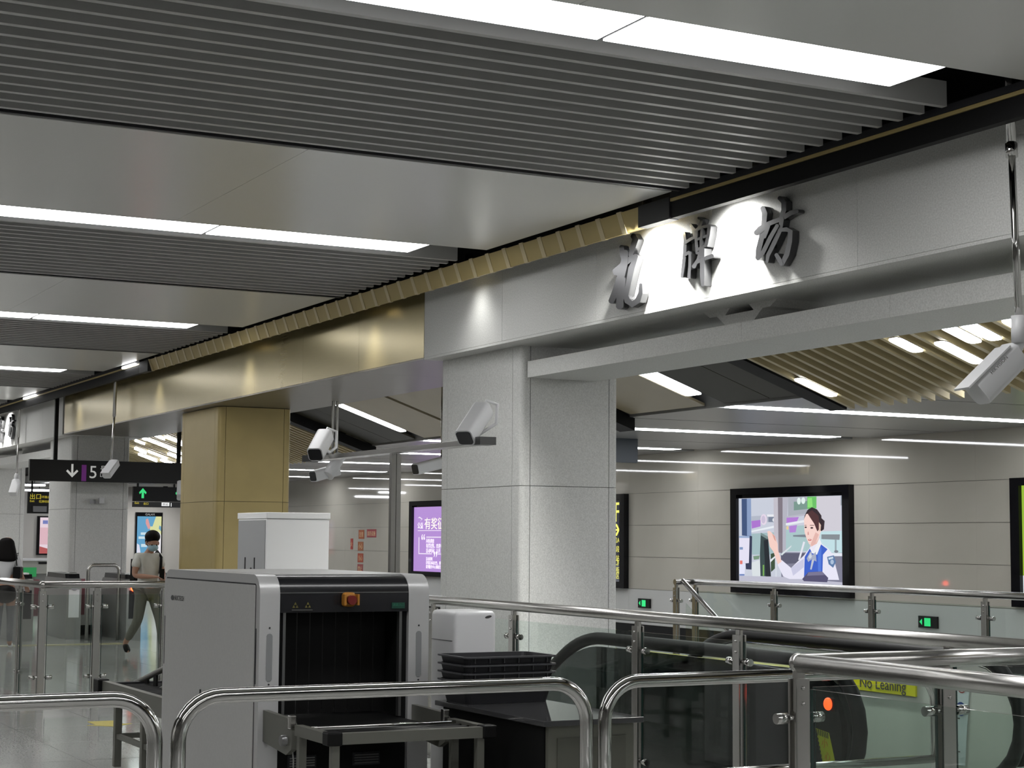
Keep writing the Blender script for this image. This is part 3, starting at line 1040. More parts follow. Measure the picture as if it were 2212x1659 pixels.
for i in range(9):
    y = Y0+.16+i*.0775
    MB().box(XF-.26, XF-.256, y, y+.072, .67, 1.243).build('curtain_strip', rubber_m, sn)
MB().box(XF-.5, XF-.03, Y0+.116, Y1-.126, .05, .58).build('lower_front', black_m, sn)
for y in (3.42, 3.80):
    v = box('vent', dark_m, sn, XF-.03, XF-.022, y, y+.165, .40, .47)
    for k in range(4):
        MB().box(XF-.022, XF-.018, y+.01, y+.155, .41+k*.014, .417+k*.014).build('louvre', dsteel_m, v)
for y in (Y0+.058, Y1-.062):
    MB().prism([(y+.017*math.cos(a), 1.005+.112*(1 if math.sin(a) > 0 else -1)+.017*math.sin(a)) for a in [2*math.pi*(k+.5)/16 for k in range(16)]], 'x', XF, XF+.003).build('indicator_slot', mat('slot_grey', (.21, .215, .22), .45), sn)
    for z in (.86, 1.165):
        MB().tube([(XF-.001, y, z), (XF+.003, y, z)], .005, 8).build('screw', dark_m, sn)
eb = box('button_housing', orange_m, sn, XF-.004, XF+.04, 3.705, 3.785, 1.275, 1.355, bev=.02, seg=3)
MB().tube([(XF+.03, 3.747, 1.313), (XF+.075, 3.747, 1.313)], .026, 14).build('emergency_button', red_m, eb)
MB().box(XF+.03, XF+.07, 3.70, 3.712, 1.285, 1.345).build('guard', orange_m, eb)
MB().box(XF+.03, XF+.07, 3.778, 3.79, 1.285, 1.345).build('guard', orange_m, eb)
box('green_label', mat('green_label', (.004, .05, .032), .5), sn, XF-.004, XF+.0005, 4.015, 4.095, 1.262, 1.295)
text('label_text', '通道入口', .018, mat('label_green', (.02, .16, .09), .5), sn, (XF+.0015, 4.02, 1.276), (0, 1, 0), (0, 0, 1), depth=.001)
for y in (3.44, 3.513):
    m = MB()
    for a in (90, 210, 330):
        a = math.radians(a)
        c = (y+.011*math.cos(a), 1.283+.011*math.sin(a))
        m.prism([(c[0]-.007, c[1]-.006), (c[0]+.007, c[1]-.006), (c[0], c[1]+.008)], 'x', XF-.005, XF+.0005)
    m.build('warning_symbol', mat('warn_yellow', (.12, .105, .02), .5), sn)
box('warning_text_bar', mat('label_grey', (.05, .05, .048), .5), sn, XF-.004, XF+.0005, 3.42, 3.54, 1.256, 1.263)
MB().hull([(XF-.28, Y1, 1.345), (XF-.9, Y1, 1.345), (XF-.28, Y1+.10, 1.29), (XF-.9, Y1+.10, 1.29), (XF-.28, Y1, .4), (XF-.9, Y1, .4), (XF-.28, Y1+.10, .4), (XF-.9, Y1+.10, .4)],
          [(0, 1, 3, 2), (4, 5, 7, 6), (0, 2, 6, 4), (1, 3, 7, 5), (2, 3, 7, 6), (0, 1, 5, 4)]).build('side_bulge', silver_m, sn)
# belt end and side plates
box('conveyor_belt', rubber_m, sn, XF-.6, XF+.36, Y0+.16, Y1-.17, .622, .655)
MB().tube([(XF+.37, Y0+.16, .632), (XF+.37, Y1-.17, .632)], .028, 14).build('belt_drum', dsteel_m, sn)
for y, nm in ((Y0+.03, 'l'), (Y1-.10, 'r')):
    s_ = MB().prism([(XF-.02, .725), (XF+.40, .715), (XF+.44, .69), (XF+.44, .56), (XF+.36, .525), (XF-.02, .56)], 'y', y, y+.03).build('side_plate', alu_m, sn)
    MB().tube([(XF+.36, y-.03, .60), (XF+.36, y+.05, .60)], .028, 12).build('bearing', dsteel_m, s_)
    MB().box(XF+.405, XF+.445, y-.012, y+.025, .665, .735, bev=.006).build('clip', steel_m, s_)
MB().tube([(XF+.40, Y0+.05, .56), (XF+.41, Y0+.055, .50), (XF+.395, Y0+.06, .44), (XF+.40, Y0+.065, .405)], .004, 6).build('cable', mat('cable_grey', (.25, .25, .24), .6), sn)

# roller frame before the scanner
rf = thing('roller_conveyor', 'aluminium roller frame with black corner caps before the scanner mouth', 'conveyor', (-8.5, 3.73, 0))
ry0, ry1, rx0, rx1 = 3.27, 4.19, -8.68, -8.20
MB().box(rx1-.045, rx1, ry0+.04, ry1-.04, .635, .69).build('front_bar', alu_m, rf)
MB().box(rx0, rx1-.05, ry0, ry0+.045, .635, .69).build('side_bar', alu_m, rf)
MB().box(rx0, rx1-.05, ry1-.045, ry1, .635, .69).build('side_bar', alu_m, rf)
for y in (ry0-.008, ry1-.072):
    MB().box(rx1-.075, rx1+.008, y, y+.08, .63, .697, bev=.008).build('corner_cap', rubber_m, rf)
MB().tube([(rx0+.1, ry0+.04, .68), (rx0+.1, ry1-.04, .68)], .008, 8).build('rod', chrome_m, rf)
for k in range(3):
    MB().tube([(rx0+.16+k*.09, ry0+.04, .655), (rx0+.16+k*.09, ry1-.04, .655)], .022, 12).build('roller', rubber_m, rf)
for y in (ry0+.02, ry1-.10):
    MB().box(rx1-.045, rx1-.005, y, y+.04, 0, .635).build('leg', alu_m, rf)
for y in (ry0+.005, ry1-.045):
    MB().box(rx0+.02, rx0+.06, y, y+.04, 0, .635).build('leg', alu_m, rf)

# roller table behind the scanner
rt = thing('roller_table', 'dark grey roller table with slatted side guard left of the scanner', 'conveyor', (-12.3, 3.75, 0))
for y in (3.42, 4.10):
    MB().box(-13.2, -11.25, y, y+.05, .45, .585).build('side_rail', dark_m if y > 4 else alu_m, rt)
MB().box(-13.25, -13.18, 3.48, 4.17, .46, .565).build('end_bar', dark_m, rt)
MB().box(-13.27, -13.12, 3.39, 3.475, .44, .597, bev=.01).build('corner_cap', rubber_m, rt)
for k in range(14):
    MB().tube([(-13.05+k*.13, 3.47, .53), (-13.05+k*.13, 4.10, .53)], .03, 10).build('roller', rubber_m, rt)
gy = 3.75
bar((-13.62, gy, .492), (-11.6, gy, .92), .022, 10).build('guard_rail', alu_m, rt)
bar((-13.35, gy, .375), (-11.6, gy, .83), .022, 10).build('guard_rail', alu_m, rt)
for k in range(8):
    x = -13.35+k*.225
    z = .492+(x+13.62)/2.02*.428
    MB().box(x, x+.07, gy-.008, gy+.008, z-.16, z).build('guard_slat', rubber_m, rt)
for x in (-12.78, -12.08, -11.4):
    for y in (3.42, 4.10):
        MB().box(x, x+.055, y, y+.05, 0, .46).build('leg', alu_m, rt)
for y in (3.43, 4.11):
    MB().box(-12.75, -11.4, y, y+.03, .20, .235).build('stretcher', alu_m, rt)
MB().box(-12.77, -12.73, 3.45, 4.12, .20, .235).build('stretcher', alu_m, rt)

# white cabinet behind the scanner
wc = thing('cabinet', 'tall white metal cabinet standing behind the scanner', 'cabinet', (-13.2, 4.85, 0))
MB().box(-13.55, -12.88, 4.595, 5.11, .02, 1.80, bev=.006).build('body', white_m, wc)
MB().box(-13.56, -12.868, 4.59, 5.115, 1.802, 1.85, bev=.004).build('top', white_m, wc)
MB().box(-13.53, -12.90, 4.589, 4.596, .1, 1.79).build('side_door', mat('cabinet_grey', (.36, .365, .37), .45), wc)
for x, z in ((-13.35, 1.40), (-13.13, 1.40)):
    MB().box(x, x+.012, 4.583, 4.59, z, z+.10).build('handle', dark_m, wc)
MB().tube([(-13.2, 4.59, 1.41), (-13.2, 4.582, 1.41)], .012, 10).build('lock', dark_m, wc)

# white rounded detector beside the scanner
ld_ = thing('liquid_detector', 'white rounded detector cabinet beside the scanner behind the trays', 'detector', (-9.45, 4.6, 0))
MB().box(-9.62, -9.28, 4.475, 4.745, .02, 1.235, bev=.028, seg=3).build('body', camw_m, ld_, smooth=True)
MB().box(-9.60, -9.32, 4.472, 4.476, 1.06, 1.063).build('seam', dark_m, ld_)
MB().prism([(4.69+.022*math.cos(a), 1.20+.008*math.sin(a)+.004*math.cos(a)) for a in [2*math.pi*k/12 for k in range(12)]], 'x', -9.282, -9.279).build('logo', ink_m, ld_)

# ------------------------------------------------------------ table and trays
tb = thing('table', 'grey table with glossy dark top holding the stacked trays', 'table', (-8.43, 4.54, 0))
MB().box(-9.08, -7.80, 4.255, 4.845, .722, .75, bev=.003).build('tabletop', mat('table_top_gloss', (.05, .05, .052), .05), tb)
box('front_panel', table_m, tb, -7.86, -7.83, 4.30, 4.80, .03, .72)
box('side_panel', black_m, tb, -9.04, -7.86, 4.29, 4.31, .03, .72)
box('side_panel', table_m, tb, -9.04, -7.86, 4.79, 4.81, .03, .72)
box('back_panel', table_m, tb, -9.06, -9.04, 4.30, 4.80, .03, .72)
box('front_recess', mat('table_recess', (.075, .075, .06), .5), tb, -7.832, -7.825, 4.35, 4.75, .08, .66)
MB().tube([(-7.9, 4.81, .46), (-7.9, 4.86, .46)], .018, 12).build('foot_knob', steel_m, tb)
for k in range(4):
    z = .751+k*.0445
    nm = ['bottom tray of the stack resting on the table top', 'second tray from the bottom of the stack on the table', 'third tray from the bottom of the stack on the table',
          'topmost open tray of the stack on the table'][k]
    t = thing('tray', 'dark grey plastic security tray, '+nm, 'tray', (-8.90, 4.555, z), 'stacked security trays')
    x0, x1, y0, y1 = -9.08, -8.72, 4.275, 4.83
    m = MB()
    h, e = .125, .028
    lo = [(x0+e, y0+e), (x1-e, y0+e), (x1-e, y1-e), (x0+e, y1-e)]
    hi = [(x0, y0), (x1, y0), (x1, y1), (x0, y1)]

    def rnd(c, r, z_, n=4):
        cx, cy = sum(p[0] for p in c)/4, sum(p[1] for p in c)/4
        out = []
        for i, (x, y) in enumerate(c):
            sx, sy = (1 if x > cx else -1), (1 if y > cy else -1)
            b = {(-1, -1): 180, (1, -1): 270, (1, 1): 0, (-1, 1): 90}[(sx, sy)]
            for q in range(n+1):
                a = math.radians(b+90*q/n)
                out.append((x-sx*r+r*math.cos(a), y-sy*r+r*math.sin(a), z_))
        return out
    A, B = rnd(lo, .035, z), rnd(hi, .04, z+h)
    A2, B2 = rnd([(p[0]+(.004 if p[0] < -8.9 else -.004), p[1]+(.004 if p[1] < 4.55 else -.004)) for p in lo], .032, z+.004), \
        rnd([(p[0]+(.004 if p[0] < -8.9 else -.004), p[1]+(.004 if p[1] < 4.55 else -.004)) for p in hi], .037, z+h)
    n = len(A)
    m.hull(A+B, [tuple(range(n))]+[(i, (i+1) % n, n+(i+1) % n, n+i) for i in range(n)])
    m.hull(A2+B2, [tuple(range(n))]+[(i, (i+1) % n, n+(i+1) % n, n+i) for i in range(n)])
    m.build('body', tray_m, t)
    O = rnd([(p[0]+(-.016 if p[0] < -8.9 else .016), p[1]+(-.016 if p[1] < 4.55 else .016)) for p in hi], .05, z+h)
    O2 = [(a, b, c-.009) for a, b, c in O]
    I2 = [(a, b, c-.009) for a, b, c in B]
    rm = MB().hull(O+B+O2+I2, [(i, (i+1) % n, n+(i+1) % n, n+i) for i in range(n)]+[(i, (i+1) % n, 2*n+(i+1) % n, 2*n+i) for i in range(n)]
                   + [(2*n+i, 2*n+(i+1) % n, 3*n+(i+1) % n, 3*n+i) for i in range(n)])
    rm.build('rim', trayr_m, t)
    rg = MB()
    for q in range(6):
        y = y0+.05+q*.09
        rg.box(x1-.004, x1+.004, y, y+.006, z+h-.036, z+h-.009)
    rg.build('rib', trayr_m, t)


# ------------------------------------------------------------ surveillance cameras
def cam_body(parent, p0, p1, w, h, dark_front=True, hood=True):
    p0, p1 = Vector(p0), Vector(p1)
    d = (p1-p0).normalized()
    b = MB().prof(p0, p1, w, h, r=.45, n=5).build('camera_body', camw_m, parent, smooth=True)
    if hood:
        a = d.cross(Vector((0, 0, 1))).normalized()
        u = a.cross(d)
        MB().prof(p0+u*h*.5+d*.03, p1+u*h*.5+d*.05, w*1.02, .012, r=.2).build('sun_hood', camw_m, parent)
    if dark_front:
        MB().prof(p1-d*.002, p1+d*.006, w*.86, h*.84, r=.4).build('lens_window', blackgl_m, parent)
    return b


# right foreground camera on its pole
q0, q1 = Vector((-7.215, 6.85, 4.25)), at(2201, 690, D=9.52)
t = thing('pole_camera', 'white bullet camera on a steel pole at the right edge', 'camera', (q0.x, q0.y, 2.5))
bar(q0+Vector((0, 0, .48)), q0+(q1-q0)*.33, .028, 14).build('upper_pole', chrome_m, t)
bar(q0+(q1-q0)*.31, q1, .020, 14).build('lower_pole', chrome_m, t)
bar(q0+(q1-q0)*.29, q0+(q1-q0)*.345, .034, 14).build('pole_collar', chrome_m, t)
MB().tube([q1+Vector((0, 0, .02)), q1-Vector((0, 0, .13))], .042, 16).build('pole_socket', camw_m, t)
j0 = at(2203, 735, D=9.52)
j1 = at(2188, 772, D=9.52)
bar(j0, j1, .034, 14).build('joint', camw_m, t)
c0, c1 = at(2193, 765, D=9.50), at(2109, 850, D=9.42)
cb = cam_body(t, c0, c1, .155, .15, False)
text('brand_lettering', 'HIKVISION', .026, ink_m, cb, at(2143, 809, D=9.33), RT*math.cos(.80)+UP*math.sin(.80), -RT*math.sin(.80)+UP*math.cos(.80), depth=.001)

# two left poles with hanging cameras
for (xp, lab, pts) in ((-25.97, 'small white camera hanging on a pole in front of the line 5 sign', ((252, 815), (240, 1003), (249, 1000), (230, 1026))),
                       (-32.7, 'small white camera hanging on a pole at the far left', ((43, 875), (36, 1030), (36, 1040), (28, 1066)))):
    a = at(*pts[0], X=xp)
    b = at(*pts[1], D=(a-EYEP).dot(FW))
    t = thing('pole_camera', lab, 'camera', (a.x, a.y, b.z))
    bar(a+Vector((0, 0, .72)), a+(b-a)*.45, .026, 12).build('upper_pole', steel_m, t)
    bar(a+(b-a)*.43, b, .018, 12).build('lower_pole', steel_m, t)
    MB().ball(b, .05, .05, .07, 12).build('joint', camw_m, t)
    D = (b-EYEP).dot(FW)
    cam_body(t, at(*pts[2], D=D-.05), at(*pts[3], D=D-.35), .13, .12, False)

# camera stand with a cross arm behind the scanner
base = at(851, 1225, D=12)
px0, py0 = base.x, base.y
t = thing('camera_stand', 'tall steel pole with a flat cross arm behind the scanner', 'stand', (px0, py0, 0))
for s_ in (-.019, .019):
    MB().box(px0-.02, px0+.02, py0+s_-.0165, py0+s_+.0165, .02, 2.235).build('pole', steel_m, t)
MB().tube([(px0, py0, 0), (px0, py0, .02)], .16, 20).build('foot', dsteel_m, t)
al, ar = at(668, 997, Y=py0), at(1053, 944, Y=py0)
MB().prof((al.x, py0, 2.255), (ar.x, py0, 2.255), .10, .035, r=.1).build('arm', steel_m, t)
MB().box(al.x-.01, al.x+.16, py0-.055, py0+.055, 2.236, 2.285).build('end_cap', rubber_m, t)
MB().box(ar.x-.11, ar.x+.01, py0-.055, py0+.055, 2.234, 2.283).build('end_cap', dsteel_m, t)
for (r0, r1, m0, lab, D) in (((703, 940), (681, 982), (706, 984), 'white boxy camera at the left end of the cross arm, dark window showing', (al-EYEP).dot(FW)-.3),
                             ((1044, 884), (1004, 946), (1030, 940), 'white boxy camera at the right end of the cross arm, before the grey column', (ar-EYEP).dot(FW)+.25)):
    c = at(*r0, D=D)
    t = thing('security_camera', lab, 'camera', (c.x, c.y, 2.28))
    e = at(*r1, D=D-.22)
    w_ = .118
    cam_body(t, c, e, w_, .112, True, False)
    mm = at(*m0, D=D)
    mid = c+(e-c)*.4
    dd = (e-c).normalized()
    bar(mid-Vector((0, 0, .03)), Vector((mid.x, py0, 2.287)), .018, 10).build('bracket', camw_m, t)
    k0 = c+Vector((0, 0, .01))
    back = -dd
    MB().tube([k0, k0+back*.05+Vector((0, 0, .015)), k0+back*.07+Vector((.02, .06, -.02)), k0+Vector((.02, .08, -.10)), Vector((mid.x, py0, 2.292))], .011, 8).build('cable', camw_m, t)
# two ceiling hung bullet cameras seen beyond the beam
for (p0, p1, top, lab) in (((728, 1015), (676, 1029), (722, 886), 'white bullet camera hung on twin rods right of the gold column'),
                           ((955, 999), (897, 1014), None, 'white bullet camera peeking out left of the grey column')):
    D = 22
    a, b = at(*p0, D=D), at(*p1, D=D-.25)
    t = thing('security_camera', lab, 'camera', tuple(a))
    cam_body(t, a, b, .15, .14, True, False)
    if top:
        for dx in (-4, 5):
            q = at(top[0]+dx, 990, D=D)
            bar((q.x, q.y, zs(q.y)+.05), q, .018, 10).build('rod', steel_m, t)
        bar(at(735, 985, D=D), at(708, 1028, D=D-.2), .075, 14).build('second_body', camw_m, t)
    else:
        bar((a.x, a.y, zs(a.y)+.05), a, .02, 10).build('rod', steel_m, t)
p = at(390, 1057, D=27.5)
t = thing('security_camera', 'white camera hanging just left of the gold column, before a green arrow', 'camera', tuple(p))
cam_body(t, p+Vector((0, .03, .08)), p+Vector((.25, -.05, -.12)), .16, .15, False)
bar(p+Vector((0, .03, .05)), (p.x, p.y+.03, zs(p.y)+.1), .02, 10).build('rod', steel_m, t)
t = thing('wall_box', 'small white box with a tiny camera on the third column', 'box', (-30.04, 7.65, 2.25))
MB().box(-30.043, -29.96, 7.67, 7.76, 2.22, 2.32, bev=.006).build('box', camw_m, t)
MB().prof((-30.04, 7.60, 2.255), (-29.9, 7.53, 2.25), .07, .07).build('camera_body', mat('plastic_grey', (.3, .3, .31), .5), t)
MB().box(-30.043, -30.03, 7.52, 7.78, 2.235, 2.25).build('rail', camw_m, t)

# ------------------------------------------------------------ hanging signs
t = thing('hanging_sign', 'long black hanging sign with a down arrow and line 5', 'sign', (-29.6, 7.9, 2.58))
MB().box(-29.70, -29.6, 6.40, 9.35, 2.575, 2.935, bev=.006).build('board', signb_m, t)
for y in (6.83, 8.95):
    MB().box(-29.68, -29.62, y-.03, y+.03, 2.935, 4.74 if y < 7 else 3.95).build('hanger', rubber_m, t)
wp = mat('sign_white', (.62, .62, .60), .5, emit=.15)
X5 = -29.596
MB().prism([(7.09, 2.87), (7.125, 2.87), (7.125, 2.715), (7.185, 2.775), (7.21, 2.75), (7.1075, 2.645), (7.005, 2.75), (7.03, 2.775), (7.09, 2.715)], 'x', X5-.004, X5).build('arrow', wp, t)
MB().box(X5-.004, X5, 7.265, 7.345, 2.585, 2.86).build('line_bar', mat('line_purple', (.16, .02, .20), .5, emit=.08), t)
text('sign_text', '5', .30, wp, t, (X5, 7.385, 2.64), (0, 1, 0), (0, 0, 1))
text('sign_text', '号线', .125, wp, t, (X5, 7.575, 2.75), (0, 1, 0), (0, 0, 1))
text('sign_text', 'Line 5', .075, wp, t, (X5, 7.575, 2.665), (0, 1, 0), (0, 0, 1))
t = thing('gate_display', 'black display above the ticket gates with green arrows', 'sign', (-39, 11.4, 2.33))
MB().box(-39.1, -39, 10.755, 12.30, 2.46, 2.79).build('display', rubber_m, t)
MB().box(-39.1, -38.99, 10.755, 12.30, 2.33, 2.45).build('sign_strip', signb_m, t)
for y in (10.86, 11.70):
    MB().box(-39.07, -39.03, y-.02, y+.02, 2.79, 3.15).build('hanger', rubber_m, t)
    y += .105
    MB().prism([(y-.028, 2.53), (y+.028, 2.53), (y+.026, 2.66), (y+.07, 2.62), (y+.085, 2.66), (y, 2.755), (y-.085, 2.66), (y-.07, 2.62), (y-.026, 2.66)], 'x', -39, -38.994).build('green_arrow', greenled_m, t)
text('sign_text', 'Exit', .065, ye_m, t, (-38.985, 10.78, 2.40), (0, 1, 0), (0, 0, 1))
text('sign_text', '出口', .06, ye_m, t, (-38.985, 10.98, 2.385), (0, 1, 0), (0, 0, 1))
MB().box(-38.989, -38.985, 11.40, 11.58, 2.36, 2.44).build('white_label', wh_m, t)
text('sign_text', '本站', .065, ink_m, t, (-38.983, 11.42, 2.375), (0, 1, 0), (0, 0, 1))
MB().box(-38.989, -38.985, 11.615, 11.63, 2.35, 2.43).build('white_bar', wh_m, t)
t = thing('exit_sign', 'small black sign with yellow exit lettering at far left', 'sign', (-44, 9.8, 2.2))
MB().box(-44.1, -44, 9.50, 10.3, 2.22, 2.75).build('board', signb_m, t)
for y in (9.6, 10.2):
    MB().box(-44.07, -44.03, y-.02, y+.02, 2.75, 3.76).build('hanger', rubber_m, t)
text('sign_text', '出口', .15, ye_m, t, (-43.995, 9.53, 2.58), (0, 1, 0), (0, 0, 1))
text('sign_text', 'Exit', .075, ye_m, t, (-43.995, 9.54, 2.50), (0, 1, 0), (0, 0, 1))
text('sign_text', '一环路北', .07, ye_m, t, (-43.995, 9.76, 2.60), (0, 1, 0), (0, 0, 1))
text('sign_text', '花牌坊街', .07, ye_m, t, (-43.995, 9.76, 2.49), (0, 1, 0), (0, 0, 1))
MB().box(-43.99, -43.94, 9.62, 9.95, 2.26, 2.40).build('lower_box', mat('plastic_grey', (.3, .3, .31)), t)
t = thing('hanging_sign', 'dark slate hanging sign seen from behind right of the grey column', 'sign', (-22.15, 12.5, 2.71))
hs0, hs1 = at(1378, 938, X=-22.1), at(1378, 1000, X=-22.1)
MB().box(-22.2, -22.1, hs0.y-1.0, hs0.y, hs1.z, hs0.z, bev=.005).build('board', slate_m, t)
MB().box(-22.105, -22.095, hs0.y-1.0, hs0.y+.004, hs0.z-.015, hs0.z).build('edge', rubber_m, t)
for y in (hs0.y-.8, hs0.y-.2):
    MB().box(-22.17, -22.13, y-.02, y+.02, hs0.z-.02, 3.155).build('hanger', rubber_m, t)

# ------------------------------------------------------------ screens on the side wall
frame_m = mat('screen_frame', (.004, .004, .005), .06, spec=.3)


def screen(name, label, x0, x1, z0=.85, z1=2.49, b=.16, bz=None):
    t = thing(name, label, 'screen', ((x0+x1)/2, 16.2, z0))
    f = MB()
    bz = bz or .10
    f.box(x0, x1, 16.10, 16.2, z1-bz, z1)
    f.box(x0, x1, 16.10, 16.2, z0, z0+bz)
    f.box(x0, x0+b, 16.10, 16.2, z0+bz, z1-bz)
    f.box(x1-b, x1, 16.10, 16.2, z0+bz, z1-bz)
    f.box(x0+b, x1-b, 16.16, 16.2, z0+bz, z1-bz)
    f.build('frame', frame_m, t)
    return t


def on_wall(Y, cx, cy, sx, sy, ox, oy):
    def P(u, v, k):
        p = at(ox+u*sx, oy+v*sy, Y=Y-k)
        return (p.x, Y-k, p.z)
    return P


